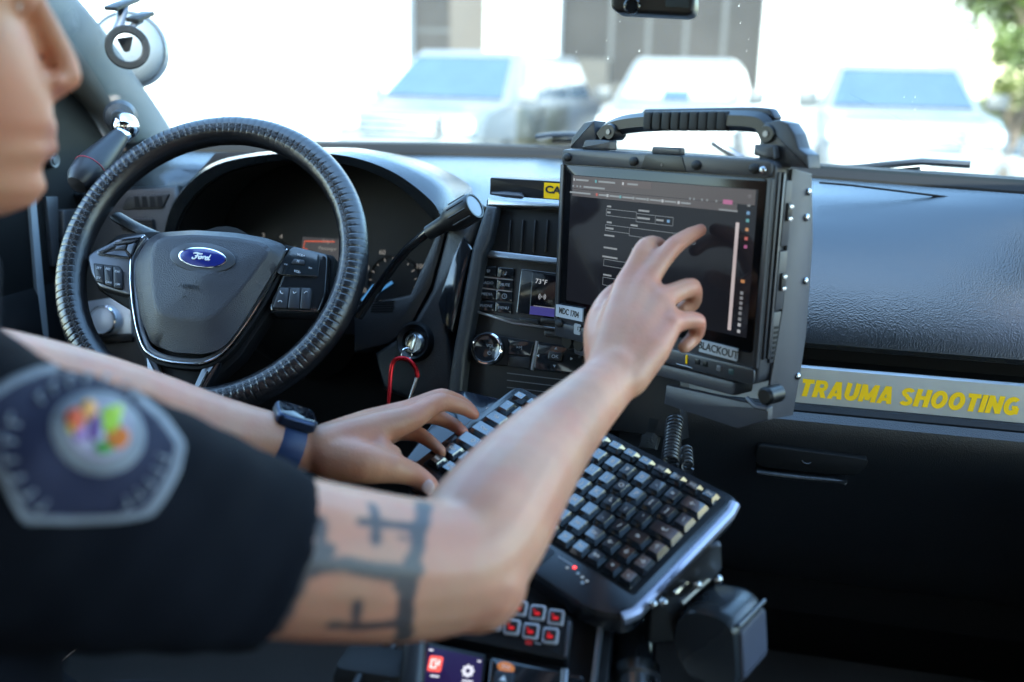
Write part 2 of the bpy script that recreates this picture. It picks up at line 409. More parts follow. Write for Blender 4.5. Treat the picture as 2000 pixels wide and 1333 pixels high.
# roof, floor, sides, rear: the rest of the cabin
bm = B(); loft(bm, [[wind(x, 1.0) + Vector((0, .01, -.004)) for x in xg]] + [[Vector((CX + (x - CX) * .915, y, z)) for x in xg] for y, z in [(.72, 1.725), (.3, 1.745), (-.6, 1.745), (-1.4, 1.70)]])
part('roof_lining', bm, m_headliner, car, I4)
bm = B(); loft(bm, [[wind(x, 1.0) + Vector((0, .012, .03)) for x in xg]] + [[Vector((CX + (x - CX) * 1.04, y, z)) for x in xg] for y, z in [(.72, 1.765), (.3, 1.785), (-.6, 1.785), (-1.45, 1.74)]])
part('roof_skin', bm, mat('white_paint', (.72, .72, .71), .3, coat=.6), car, I4)
bm = B(); box(bm, (CX, .1, .43), (1.56, 3.2, .06), .01); part('floor_pan', bm, m_carpet, car, I4)
bm = B(); box(bm, (CX, 1.80, .85), (1.56, .10, .80), .02); part('firewall', bm, m_flat, car, I4)
bm = B(); loft(bm, [[Vector((x, y, z)) for x in (-1.04, -.8, -.5, -.2, .56)] for y, z in [(1.60, .46), (1.45, .62), (1.42, .90), (1.43, 1.16)]])
part('dash_underside', bm, m_flat, car, I4)
for sgn, nm in ((-1, 'driver'), (1, 'passenger')):
    xo = CX + sgn * .80
    sill = .98 if sgn > 0 else 1.09
    bm = B(); box(bm, (xo, .95, (sill + .45) / 2), (.07, 1.30, sill - .45), .02); box(bm, (xo + sgn * .01, -.6, .83), (.07, 1.7, .76), .02)
    part('door_panel', bm, m_black, car, I4, label='black inner door trim on the %s side' % nm)
    for ya, yb_, mg in (((1.46, .9, .12), (.80, .70, .06), m_sideglass), ((.12, -.35, -1.4), (.06, -.35, -1.3), m_rear_dim)):
        bm = B(); loft(bm, [[Vector((xo + sgn * .03, y, sill)) for y in ya], [Vector((CX + sgn * .735, y, 1.71)) for y in yb_]])
        part('side_window', bm, mg, car, I4)
    for y0, y1 in ((.12, .06), (-1.35, -1.25)):
        bm = B(); tube(bm, [(xo, y0, 1.18), (xo - sgn * .05, (y0 + y1) / 2, 1.45), (CX + sgn * .735, y1, 1.73)], .045, 10, flat=1.6); part('door_pillar', bm, m_headliner, car, I4)
    bm = B(); tube(bm, [(CX + sgn * .74, y, z) for y, z in ((.85, 1.70), (.3, 1.735), (-1.3, 1.72))], .035, 10); part('roof_rail', bm, m_headliner, car, I4)
bm = B(); box(bm, (CX, -1.42, .85), (1.5, .08, .90), .02); part('rear_partition', bm, m_flat, car, I4)
bm = B(); box(bm, (CX, -1.42, 1.50), (1.46, .008, .40)); part('rear_window', bm, m_rear_dim, car, I4, smooth=False)
# --- A-pillars
def pillar(sgn):
    x0 = CX + sgn * .775
    c = [Vector((x0 + sgn * .01, 1.66, 1.20)), Vector((x0, 1.575, 1.285)), Vector((x0 - sgn * .012, 1.47, 1.365)), Vector((x0 - sgn * .03, 1.33, 1.46)), Vector((x0 - sgn * .04, 1.13, 1.575)), Vector((x0 - sgn * .055, .86, 1.70))]
    c = spline(c, 24); rows = []
    for p in c:
        row = []
        for k in range(16):
            a = 2 * PI * k / 16; e = .62
            cx_ = math.copysign(abs(math.cos(a)) ** e, math.cos(a)) * .052; cy_ = math.copysign(abs(math.sin(a)) ** e, math.sin(a)) * .034
            row.append(p + Vector((sgn * cy_ * .8 - sgn * .0, -cx_ * .75, -cx_ * .62)) + Vector((sgn * cy_ * .4, 0, 0)))
        rows.append(row)
    b = B(); loft(b, rows, True); return b
m_pillar = mat('pillar_trim', (.16, .165, .17), .55, bump=.4, bscale=500)
part('windshield_pillar', pillar(-1), m_pillar, car, I4)
part('windshield_pillar', pillar(1), m_pillar, car, I4)
# dark door frame behind the pillar with hinge plate, bolt and painted window glare
FD = Frame((-1.03, 1.35, 1.25), (0, 1, 0), (1, 0, 0))
bm = B(); prism(bm, FD.poly([(-60, 60), (60, 60), (190, 240), (235, 330), (245, 480), (235, 760), (-60, 760)]), -.03, 0, .004); dfr = part('door_frame', bm, m_flat, car, FD.M)
bm = B(); lathe(bm, [(0, .012), (.006, .012), (.0075, .010), (.0085, .0105), (.011, .0105), (.012, .008), (.012, 0)], 24, at(FD, 96, 313)); part('frame_bolt', bm, m_dsilver, dfr, I4)
bm = B(); lathe(bm, [(0, .006), (.006, .006), (.008, .003), (.008, 0)], 20, at(FD, 100, 262)); part('frame_screw', bm, m_black, dfr, I4)
m_glare_strip = mat('glare_strip_grey', (.30, .33, .36), .5)
bm = B(); prism(bm, FD.poly([(52, 392), (64, 380), (72, 470), (90, 660), (80, 668), (66, 560)]), 0, .006, .002); part('glare_strip', bm, m_glare_strip, dfr, FD.M)  # pale strip stands for glare at the door window edge
bm = B(); prism(bm, FD.poly([(82, 384), (105, 384), (108, 520), (96, 520)]), 0, .008, .002); part('door_latch_post', bm, m_dsilver, dfr, FD.M)
bm = B(); prism(bm, rnd(FD.poly([(110, 410), (150, 408), (152, 440), (128, 446), (128, 462), (112, 470)]), .004), 0, .012, .003); part('hinge_plate', bm, m_dsilver, dfr, FD.M)
# --- wipers outside the glass
def wiper(pts, nm, lab):
    t_ = thing('wiper', lab, 'wiper', T(*pts[0]))
    bm = B(); tube(bm, pts, [.009] * len(pts), 8, flat=.6); part('wiper_arm', bm, m_black, t_, I4)
    q = [p + Vector((0, .01, -.012)) for p in pts[1:]]
    bm = B(); tube(bm, q, .005, 6); part('wiper_blade', bm, m_rubber, t_, I4)
def outz(px, py, y): return onY(px, py, y)
wiper([outz(1895, 322, 1.56), outz(1800, 316, 1.575), outz(1690, 326, 1.62), outz(1600, 334, 1.66)], 'r', 'black wiper resting at the windshield base above the passenger dash')
wiper([outz(1050, 268, 1.80), outz(1078, 264, 1.79), outz(1118, 263, 1.78), outz(1200, 276, 1.74)], 'l', 'black wiper resting at the windshield base left of the tablet')
bm = B(); tube(bm, [outz(1392, 276, 1.72), outz(1420, 294, 1.72), outz(1450, 312, 1.70)], .007, 8); solo('washer_nozzle', bm, m_dsilver, 'small silver washer nozzle seen under the tablet handle', 'nozzle', I4)
bm = B(); xs = [-1.0 + 1.5 * i / 20 for i in range(21)]
loft(bm, [[Vector((x, yb(x) + a, z)) for x in xs] for a, z in [(.06, 1.235), (.25, 1.20), (.7, 1.15), (1.05, 1.02), (1.15, .85)]])
part('hood', bm, MATS['white_paint'], car, I4)

# ================================================================== instrument binnacle
lip_in = [(334, 480), (350, 425), (385, 375), (440, 338), (520, 317), (610, 313), (700, 328), (780, 366), (846, 430), (852, 452)]
lip_out = [(318, 480), (333, 408), (370, 353), (430, 313), (520, 299), (620, 294), (700, 299), (780, 323), (852, 366), (888, 425)]
a0 = spline([onY(x, y, 1.285) for x, y in lip_in], 45); a1 = spline([onY(x, y, 1.30) for x, y in lip_out], 45)
bm = B()
def sh(r, dy, dz, k=1.0):
    c = sum((p for p in r), Vector()) / len(r); return [Vector((c.x + (p.x - c.x) * k, p.y + dy, p.z + dz)) for p in r]
mid = [(p * .5 + q * .5) + Vector((0, -.012, .004)) for p, q in zip(a0, a1)]
loft(bm, [sh(a0, .03, -.002), a0, mid, a1, sh(a1, .05, .001), sh(a1, .16, -.012, .99), sh(a1, .34, -.05, .98)])
binn = part('instrument_binnacle', bm, m_dashtop, car, I4)
bm = B(); loft(bm, [sh(a0, .012, -.002), sh(a0, .12, -.006, .94)]); part('binnacle_shroud', bm, m_flat, binn, I4)
FC = Frame(onY(600, 500, 1.405), (1, 0, 0), Vector((0, -1, .28)))
bm = B(); prism(bm, FC.poly([(300, 640), (330, 400), (420, 300), (600, 290), (760, 320), (870, 420), (870, 660)]), -.01, 0); clus = part('gauge_cluster', bm, mat('cluster_black', (.006, .006, .007), .35), car, FC.M)
def gauge(px, py, r, nums, a_from, a_to, needle=None):
    u, v = FC.uv(px, py)
    bm = B(); lathe(bm, [(r * 1.06, 0), (r * 1.06, .004), (r * .98, .004), (r * .97, .001)], 48); g = part('gauge_ring', bm, m_black, clus, FC.M @ T(u, v, 0))
    n = len(nums)
    for i in range(n * 2 - 1):
        a = R_(a_from + (a_to - a_from) * i / (2 * n - 2))
        bm = B(); box(bm, (0, r * .90, .0015), (r * .03, r * (.13 if i % 2 == 0 else .08), .001)); part('gauge_tick', bm, m_num, clus, FC.M @ T(u, v, 0) @ Matrix.Rotation(-a, 4, 'Z'), smooth=False)
    for i, s in enumerate(nums):
        a = R_(a_from + (a_to - a_from) * i / (n - 1))
        text('gauge_number', s, r * .26, m_num, clus, FC.M @ T(u + math.sin(a) * r * 1.22, v + math.cos(a) * r * 1.22, .001))
    if needle is not None:
        a = R_(needle); bm = B(); prism(bm, [(-r * .05, 0), (r * .05, 0), (r * .02, r * .85), (-r * .02, r * .85)], .003, .006, .0005); part('gauge_needle', bm, m_needle, clus, FC.M @ T(u, v, 0) @ Matrix.Rotation(-a, 4, 'Z'))
m_num = glow('gauge_print', (.55, .52, .48), .09)
m_needle = glow('needle_blue', (.12, .45, .95), .12)
gauge(768, 552, .040, ['0', '20', '40', '60', '80', '100', '120', '140'], -150, 140, -128)
gauge(527, 520, .040, ['0', '1', '2', '3', '4', '5', '6', '7'], -125, 125, None)
bm = B(); prism(bm, [(-.004, 0), (.004, 0), (.0015, .03), (-.0015, .03)], 0, .003); u, v = FC.uv(735, 560); part('gauge_needle', bm, m_needle, clus, FC.M @ T(u, v, .004) @ Matrix.Rotation(R_(140), 4, 'Z'))
bm = B(); prism(bm, FC.poly([(592, 463), (668, 468), (664, 512), (588, 500)]), 0, .002); dsp = part('trip_display', bm, glow('trip_screen', (.085, .08, .085), .14), clus, FC.M)
bm = B(); k_ = [FC.uv(*p) for p in [(655, 473), (597, 472), (594, 486), (602, 488)]]; tube(bm, [(*q, .003) for q in k_], .0007, 4); part('display_line', bm, glow('display_red', (.8, .12, .05), .22), clus, FC.M)
text('display_text', 'Trip 1', .0075, m_num, clus, at(FC, 640, 472, .003)); text('display_text', 'Passenger', .0075, m_num, clus, at(FC, 640, 486, .003))
# lower right bezel of the binnacle with its grille
FBZ = Frame(onY(760, 600, 1.30), (1, 0, 0), Vector((.0, -1, .25)))
bm = B(); prism(bm, FBZ.poly([(690, 598), (800, 575), (845, 470), (856, 448), (872, 452), (842, 560), (800, 640), (760, 672), (690, 690)]), -.05, 0, .006); bz = part('cluster_bezel', bm, m_dash, car, FBZ.M)
for i in range(5):
    y0 = 589 + i * 4.7; bm = B(); prism(bm, FBZ.poly([(727 - i * .7, y0), (770 - i * .7, y0 - 1), (768 - i * .7, y0 + 2), (726 - i * .7, y0 + 2.6)], .001), 0, .0012); part('grille_slot', bm, m_flat, bz, FBZ.M, smooth=False)
# --- panel between binnacle and centre stack (grained), with ignition
FP = Frame(onY(840, 560, 1.295), (1, 0, 0), Vector((-.15, -1, .30)))
pan = FP.poly([(872, 448), (885, 420), (935, 395), (948, 402), (925, 470), (905, 500), (888, 560), (872, 640), (890, 760), (820, 790), (745, 760), (730, 690), (768, 665), (800, 640), (842, 565)])
bm = B(); prism(bm, pan, -.08, 0, .008, 3); part('column_panel', bm, m_dash, car, FP.M)
bm = B(); prism(bm, FP.poly([(908, 462), (924, 488), (905, 570), (886, 650), (866, 632), (858, 595), (872, 550), (888, 500)]), 0, .006, .003); part('side_trim', bm, m_gloss, car, FP.M)
bm = B(); lathe(bm, [(.028, -.01), (.028, .004), (.024, .010), (.018, .006), (.018, -.01)], 40, at(FP, 812, 668)); ign = part('ignition_bezel', bm, m_black, car, I4)
bm = B(); lathe(bm, [(.0155, -.01), (.0155, .008), (.012, .012), (.0, .012)], 32, at(FP, 814, 672)); part('ignition_cylinder', bm, m_steel, car, I4)
# --- left dash: vents, headlamp switch
FL = Frame(onY(270, 430, 1.36), (1, .12, 0), Vector((.1, -1, .30)))
bm = B(); prism(bm, FL.poly([(215, 365), (345, 360), (352, 400), (332, 480), (340, 640), (330, 800), (150, 800), (150, 500)]), -.06, 0, .01, 3); lp = part('left_dash_panel', bm, m_dash, car, FL.M)
bm = B(); prism(bm, rnd(FL.poly([(250, 383), (334, 378), (318, 408), (238, 410)]), .005), 0, .003, .002); part('vent_surround', bm, m_dash, lp, FL.M)
for i in range(4):
    x0 = 262 + i * 15; bm = B(); prism(bm, FL.poly([(x0, 384), (x0 + 9, 384), (x0 + 13, 405), (x0 + 2, 406)], .003), .002, .0035); part('vent_slot', bm, m_flat, lp, FL.M, smooth=False)
bm = B(); prism(bm, rnd(FL.poly([(240, 426), (302, 428), (305, 454), (238, 450)]), .004), 0, .006, .002); part('vent_frame', bm, m_black, lp, FL.M)
for i in range(3):
    y0 = 431 + i * 7; bm = B(); prism(bm, FL.poly([(246, y0), (298, y0 + 1), (298, y0 + 4), (246, y0 + 3)], .007), .005, .0075); part('vent_slat', bm, m_flat, lp, FL.M, smooth=False)
bm = B(); prism(bm, rnd(FL.poly([(172, 590), (222, 582), (262, 600), (262, 664), (182, 668), (172, 640)]), .004), 0, .006, .002); swp = part('switch_plate', bm, mat('pale_silver', (.55, .58, .63), .3, metal=.6), lp, FL.M)
bm = B(); lathe(bm, [(0, .020), (.0165, .021), (.0185, .020), (.0195, .022), (.0215, .021), (.0225, .018), (.0235, .006)], 40, at(FL, 213, 627)); part('headlamp_knob', bm, mat('knob_silver', (.62, .64, .68), .3, metal=.2), lp, I4)
bm = B(); lathe(bm, [(.0195, .0195), (.0205, .0225), (.0222, .0215), (.0228, .018)], 40, at(FL, 213, 627)); part('knob_ring', bm, m_chrome, lp, I4)
bm = B(); prism(bm, rnd(FL.poly([(178, 655), (262, 652), (262, 668), (180, 672)]), .002), 0, .008, .002); part('switch_trim', bm, m_black, lp, FL.M)

# ================================================================== centre stack
FK = Frame(P(1000, 550, 1.27), (1, .06, 0), Vector((-.05, -.95, .30)))
bm = B(); prism(bm, FK.poly([(950, 388), (1330, 420), (1330, 860), (880, 800), (905, 640), (935, 500)]), -.14, 0, .004); stack = part('center_stack', bm, m_black, car, FK.M)
def plate(nm, pts, m, h0, h1, bev=.0012, r=.002, par=None, F=FK, smooth=True, label=None):
    b = B(); p = F.poly(pts, h1); p = rnd(p, r, 3) if r else p; prism(b, p, h0, h1, bev); return part(nm, b, m, par or stack, F.M, smooth=smooth, label=label)
plate('stack_shelf', [(953, 386), (1330, 412), (1330, 440), (1090, 406), (952, 402)], m_silver, -.01, .014, .002)
ventf = plate('vent_cavity', [(968, 404), (1200, 424), (1200, 512), (958, 492)], m_flat, -.01, .004)
for i in range(7):
    x0 = 996 + i * 24; b = B(); prism(b, FK.poly([(x0, 430), (x0 + 3, 430), (x0 - 1, 492), (x0 - 5, 492)], .007), .003, .0075, .0005); part('vent_slat', b, m_black, stack, FK.M)
plate('vent_trim', [(957, 489), (1300, 528), (1300, 546), (1083, 516), (950, 502)], m_silver, -.01, .010, .002)
for r_, (y0, ab) in enumerate(zip((518, 541, 563, 586), (('EF', '\u266a'), ('RADIO', 'MUTE'), ('MEDIA', 'o'), ('PHONE', 'MENU')))):
    for c_, s in enumerate(ab):
        x0 = 938 + c_ * 34 - r_ * 1.5; yy = y0 + c_ * 4
        bt = plate('button', [(x0, yy), (x0 + 32, yy + 3), (x0 + 31, yy + 23), (x0 - 1, yy + 20)], m_gloss, 0, .0035, .0008, .001)
        if s == 'o':
            b = B(); lathe(b, [(.0034, 0), (.0034, .0004), (.0028, .0004), (.0028, 0)], 24); part('clock_symbol', b, m_grey, stack, at(FK, x0 + 16, yy + 12, .0037))
            b = B(); tube(b, [(0, .0022, .0003), (0, 0, .0003), (.0016, 0, .0003)], .0003, 4); part('clock_hand', b, m_grey, stack, at(FK, x0 + 16, yy + 12, .0037))
        elif s == '\u266a':
            b = B(); ball(b, (-.0008, -.0018, .0003), (.0012, .0009, .0002), 8, 5); tube(b, [(.0003, -.0018, .0003), (.0003, .0022, .0003), (.0016, .0010, .0003)], .0003, 4); part('note_symbol', b, m_grey, stack, at(FK, x0 + 16, yy + 12, .0037))
        else: text('button_text', s, .0050, m_grey, stack, at(FK, x0 + 16, yy + 12, .0037))
plate('button_gap', [(934, 539), (1000, 546), (1000, 548), (934, 541)], m_silver, 0, .0042, 0, 0); plate('button_gap', [(932, 561), (999, 569), (999, 571), (932, 563)], m_silver, 0, .0042, 0, 0)
plate('display_bezel', [(1018, 525), (1200, 548), (1200, 640), (1008, 612)], m_gloss, 0, .003)
m_dscr = mat('display_black', (.004, .004, .006), .1)
plate('display_screen', [(1040, 532), (1190, 552), (1190, 632), (1034, 614)], m_dscr, .003, .0042, .0004, .001)
plate('display_footer', [(1036, 598), (1190, 616), (1190, 632), (1034, 614)], glow('footer_blue', (.06, .05, .30), .12), .0042, .0048, 0, 0)
plate('display_rule', [(1042, 597), (1190, 615), (1190, 616.2), (1042, 598.2)], glow('rule_white', (.5, .5, .55), .10), .0042, .005, 0, 0)
m_dtxt = glow('display_white', (.8, .82, .85), .11)
text('display_text', '73\u00b0F', .0085, m_dtxt, stack, at(FK, 1057, 551, .0046, -.10))
for rr in (.0012, .0030, .0046):
    for sg in (1, -1):
        b = B(); tube(b, [(sg * rr * math.cos(t), rr * math.sin(t), 0) for t in [-.9 + 1.8 * k / 8 for k in range(9)]], .0003, 4); part('signal_symbol', b, m_dtxt, stack, at(FK, 1059, 580, .0046))
plate('stack_chrome', [(930, 606), (1000, 628), (1085, 640), (1085, 644), (1000, 633), (930, 611)], m_silver, 0, .008, .001)
for x0 in (1014, 1056): plate('rocker_button', [(x0, 620), (x0 + 38, 625), (x0 + 38, 635), (x0, 630)], m_black, 0, .007)
plate('eject_button', [(1063, 645), (1110, 650), (1110, 662), (1063, 657)], m_black, 0, .005)
b = B(); lathe(b, [(.0205, 0), (.0205, .006), (.0200, .016), (.0190, .0185), (.0172, .0185), (.0168, .0165), (.016, .016), (0, .016)], 48, at(FK, 958, 683)); kn = part('volume_knob', b, m_gloss, stack, I4)
b = B(); lathe(b, [(.0208, .0145), (.0208, .0175), (.0192, .0192), (.0180, .0190), (.0178, .0165)], 48, at(FK, 958, 683)); part('knob_ring', b, m_chrome, stack, I4)
text('knob_text', 'VOL', .0050, m_grey, stack, at(FK, 957, 676, .0165)); b = B(); tube(b, [(.0022 * math.sin(t), .0022 * math.cos(t), 0) for t in [.6 + 5.1 * k / 14 for k in range(15)]], .0003, 4); tube(b, [(0, .0005, 0), (0, .003, 0)], .0003, 4); part('power_symbol', b, m_grey, stack, at(FK, 956, 690, .0165))
plate('knob_plate', [(922, 655), (950, 652), (1030, 665), (1040, 690), (1030, 720), (930, 708)], m_black, 0, .003)
sk = plate('track_button', [(992, 662), (1043, 668), (1036, 697), (992, 692)], m_gloss, 0, .006); text('track_symbol', '\u25b6\u25b6|' if False else '>>|', .0055, m_grey, stack, at(FK, 1014, 679, .0063))
plate('call_button', [(992, 694), (1036, 699), (1034, 722), (992, 716)], m_black, 0, .005)
plate('nav_pad', [(1050, 668), (1140, 680), (1140, 735), (1040, 722)], m_gloss, 0, .006, .002, .004)
plate('nav_divider', [(1046, 666), (1050, 667), (1040, 724), (1036, 722)], m_silver, 0, .007, 0, 0)
plate('ok_button', [(1072, 686), (1098, 690), (1096, 706), (1070, 702)], m_black, .006, .0085); text('ok_text', 'OK', .0062, m_grey, stack, at(FK, 1084, 697, .0088))
for px, py, a in ((1086, 681, 0), (1051, 695, PI / 2), (1116, 701, -PI / 2), (1083, 715, PI)):
    b = B(); prism(b, [(-.0018, -.0012), (.0018, -.0012), (0, .0018)], 0, .0004); part('nav_arrow', b, m_grey, stack, at(FK, px, py, .0066, a), smooth=False)
for y0 in (728, 742, 756): plate('stack_slot', [(990, y0), (1140, y0 + 18), (1140, y0 + 20), (990, y0 + 2)], m_dsilver, 0, .004, 0, 0)
# padded side rail of the equipment console
FRL = Frame(FK.o, FK.X, FK.Z)
b = B(); prism(b, FRL.poly([(950, 401), (972, 404), (958, 470), (944, 500), (928, 600), (910, 690), (898, 800), (868, 800), (884, 690), (900, 600), (922, 485), (936, 440)], .022), -.03, .024, .006, 3); part('stack_side_rail', b, mat('rail_texture', (.020, .022, .025), .5, bump=1.0, bscale=320), car, FK.M)
# black box with yellow label on top of the stack
FBX = Frame(onY(1020, 375, 1.265), (1, .07, 0), Vector((-.06, -1, .05)))
bxt = thing('alarm_box', 'small black box with a yellow CA label on the dash behind the tablet', 'box', FBX.M)
b = B(); prism(b, rnd(FBX.poly([(957, 347), (1150, 358), (1150, 396), (956, 381)]), .002), -.07, 0, .0015); part('box_case', b, m_black, bxt, FBX.M)
b = B(); prism(b, FBX.poly([(1063, 357), (1118, 360), (1116, 392), (1062, 387)]), 0, .0006); part('label_plate', b, m_yellow, bxt, FBX.M, smooth=False)
text('label_text', 'CA', .0125, m_ink, bxt, at(FBX, 1080, 372, .0008, -.05), sx=1.2, bold=.0005)
b = B(); tube(b, [(*FBX.uv(px, py), .003) for px, py in [(962, 378), (990, 380), (1020, 383), (1024, 385)]], [.002, .004, .004, .002], 8); part('cable', b, m_dsilver, bxt, FBX.M)
# ================================================================== column: shift lever, shroud
b = B(); tube(b, [(-.645, 1.125, 1.165), (-.645, 1.22, 1.105), (-.645, 1.42, 1.0)], [.055, .06, .07], 24); part('steering_column', b, m_flat, car, I4)
b = B(); pts = spline([P(700, 618, 1.30), P(722, 585, 1.29), P(755, 538, 1.27), P(795, 488, 1.24), P(840, 450, 1.21), P(862, 434, 1.20)], 24); tube(b, pts, [.0085 - .001 * math.sin(i / len(pts) * 3) for i in range(len(pts))], 14, flat=.8)
lev = part('shift_lever', b, m_gloss, car, I4)
k0, k1 = P(838, 455, 1.205), P(928, 402, 1.165); ax = (k1 - k0); L = ax.length
b = B(); lathe(b, [(0, 0), (.009, 0), (.010, L * .35), (.0155, L * .5), (.0168, L * .62), (.0170, L * .97), (.0155, L * 1.0), (.0135, L * 1.0), (.0128, L * .985), (0, L * .985)], 28, axis_m(k0, ax)); part('shift_knob', b, m_black, lev, I4)
b = B(); lathe(b, [(0, L * .99), (.0128, L * .987)], 28, axis_m(k0, ax)); part('knob_cap', b, m_dsilver, lev, I4)
x_, y_, d_ = basis(ax); b = B()
for kk in range(10): 
    a = 2 * PI * kk / 10; q = (x_ * math.cos(a) + y_ * math.sin(a)) * .0168; tube(b, [k0 + ax * .6 + q, k0 + ax * .95 + q], .0012, 6)
part('knob_ribs', b, m_black, lev, I4)
b = B(); tube(b, spline([P(228, 424, 1.32), P(255, 440, 1.31), P(285, 455, 1.30), P(320, 470, 1.32)], 12), .011, 12, flat=.6); part('turn_signal_stalk', b, m_dash, car, I4)

# ================================================================== steering wheel
el, az = R_(32), R_(5)
FW = Frame((-.6455, 1.111, 1.1735), (1, 0, 0), Vector((math.sin(az) * math.cos(el), -math.cos(az) * math.cos(el), math.sin(el))))
wheel = thing('steering_wheel', 'black steering wheel with stitched leather cover and an oval blue emblem', 'steering wheel', FW.M)
RR, rr_ = .183, .0185
def torus_pt(a, b_, R0=RR, r0=rr_, k=1.0): return Vector((math.cos(a) * (R0 + r0 * math.cos(b_)), math.sin(a) * (R0 + r0 * math.cos(b_)), r0 * math.sin(b_) * k))
# gathered leather cover: short puckers across the front of the rim
NP = 132; NA, NB = NP * 10, 32; bm = B(); rings = []
random.seed(3)
puck = [random.uniform(.55, 1.0) for _ in range(NP)]; plen = [random.uniform(.75, 1.15) for _ in range(NP)]; pjit = [random.uniform(-.12, .12) for _ in range(NP)]
SEAM = 1.78
for i in range(NA):
    a = 2 * PI * i / NA; ring = []
    t = a / (2 * PI) * NP; k_ = int(t) % NP; f = t - math.floor(t); g = math.exp(-((f - .5 - pjit[k_]) / .085) ** 2) * puck[k_]
    for j in range(NB):
        b_ = 2 * PI * j / NB
        db = math.atan2(math.sin(b_ - SEAM), math.cos(b_ - SEAM))
        reach = 1 / (1 + math.exp((-db - plen[k_] * 1.05) / .10)) if db < 0 else math.exp(-(db / .28) ** 2)
        s_ = math.exp(-(db / .11) ** 2)
        r0 = rr_ - .0013 * g * reach - .0011 * s_ + .0005 * math.exp(-((abs(db) - .22) / .12) ** 2) + .0003 * noise.noise((a * 14, b_ * 3, 0))
        ring.append(bm.verts.new(torus_pt(a, b_, RR, r0)))
    rings.append(ring)
for i in range(NA): loop_faces(bm, rings[i], rings[(i + 1) % NA])
part('rim_cover', bm, m_leather, wheel, FW.M, auto=180)
# lacing: a thread that zigzags over the seam
bm = B(); pts = []
for i in range(NP * 4):
    a = 2 * PI * i / (NP * 4); b_ = SEAM + (.085 if i % 2 else -.085); pts.append(torus_pt(a, b_, RR, rr_ - .0001))
tube(bm, pts, .0005, 5, closed=True); part('stitching', bm, mat('thread_grey', (.13, .13, .145), .6), wheel, FW.M)
def wp(pts, h): return FW.poly(pts, h)
# back plate and spokes
bm = B(); prism(bm, rnd(wp([(180, 500), (232, 458), (300, 452), (560, 478), (655, 500), (648, 585), (618, 618), (528, 612), (470, 700), (430, 735), (385, 790), (300, 770), (280, 700), (262, 610), (190, 565)], -.01), .006), -.03, -.008, .004); part('back_plate', bm, m_flat, wheel, FW.M)
def resamp(p, n):
    p = [Vector(q) for q in p] ; p.append(p[0]); d = [0]
    for a, b in zip(p, p[1:]): d.append(d[-1] + (b - a).length)
    out = []
    for i in range(n):
        s = d[-1] * i / n
        for k in range(len(d) - 1):
            if d[k] <= s <= d[k + 1]: t = (s - d[k]) / max(1e-9, d[k + 1] - d[k]); out.append(p[k].lerp(p[k + 1], t)); break
    return out
# airbag pad: stepped, domed
outer_px = [(285, 472), (308, 455), (380, 450), (460, 455), (520, 465), (561, 480), (552, 505), (515, 565), (475, 632), (446, 672), (425, 687), (395, 694), (335, 690), (295, 672), (274, 620), (264, 560), (263, 510)]
inner_px = [(300, 475), (318, 463), (380, 459), (455, 464), (510, 474), (530, 484), (520, 505), (480, 557), (432, 606), (416, 619), (398, 624), (385, 625), (340, 621), (308, 614), (299, 590), (296, 555), (294, 510)]
def pad_ring(px, h, n=96): 
    u = resamp(rnd(wp(px, h), .008, 4), n); return [Vector((q.x, q.y, h)) for q in u]
cen = FW.uv(395, 540, .03); cpt = Vector((*cen, .030))
rws = [pad_ring(outer_px, -.008), pad_ring(outer_px, .006)]
o2 = pad_ring(outer_px, .010); i2 = pad_ring(inner_px, .0235)
rws += [[p.lerp(cpt, .012) for p in o2], [p.lerp(q, .55) + Vector((0, 0, -.001)) for p, q in zip(o2, i2)], [p.lerp(q, .93) for p, q in zip(o2, i2)], i2, [p.lerp(cpt, .08) for p in i2], [p.lerp(cpt, .4) for p in i2], [p.lerp(cpt, .75) for p in i2], [p.lerp(cpt, .98) for p in i2]]
bm = B(); V_ = loft(bm, rws, True); bm.faces.new(V_[-1]); bm.faces.new(V_[0][::-1])
m_pad = mat('airbag_leather', (.030, .031, .038), .36, bump=.6, bscale=760, kind='grain')
pad = part('airbag_pad', bm, m_pad, wheel, FW.M, auto=60)
# silver V surround
vpath = [(285, 462), (266, 480), (257, 515), (258, 570), (266, 630), (278, 672), (293, 692), (325, 706), (380, 712), (410, 706), (438, 688), (470, 650), (510, 590), (545, 525), (562, 488)]
path = spline([(*FW.uv(x, y, .004), 0) for x, y in vpath], 70)
def strip_path(bm, path, w0, w1, h0, h1):
    L_, R2 = [], []
    for i, p in enumerate(path):
        d = (path[min(i + 1, len(path) - 1)] - path[max(i - 1, 0)]).normalized(); n = Vector((-d.y, d.x, 0)); L_.append(p + n * w0); R2.append(p + n * w1)
    prism(bm, [(q.x, q.y) for q in L_] + [(q.x, q.y) for q in R2[::-1]], h0, h1, min(.0015, abs(w1 - w0) * .3))
bm = B(); strip_path(bm, path, -.001, .001, 0, .007); part('chrome_line', bm, m_chrome, wheel, FW.M)
bm = B(); strip_path(bm, path, .0016, .008, -.006, .004); part('spoke_trim', bm, m_dsilver, wheel, FW.M)
bm = B(); strip_path(bm, path, -.006, -.0012, -.006, .003); part('pad_gap', bm, m_flat, wheel, FW.M)
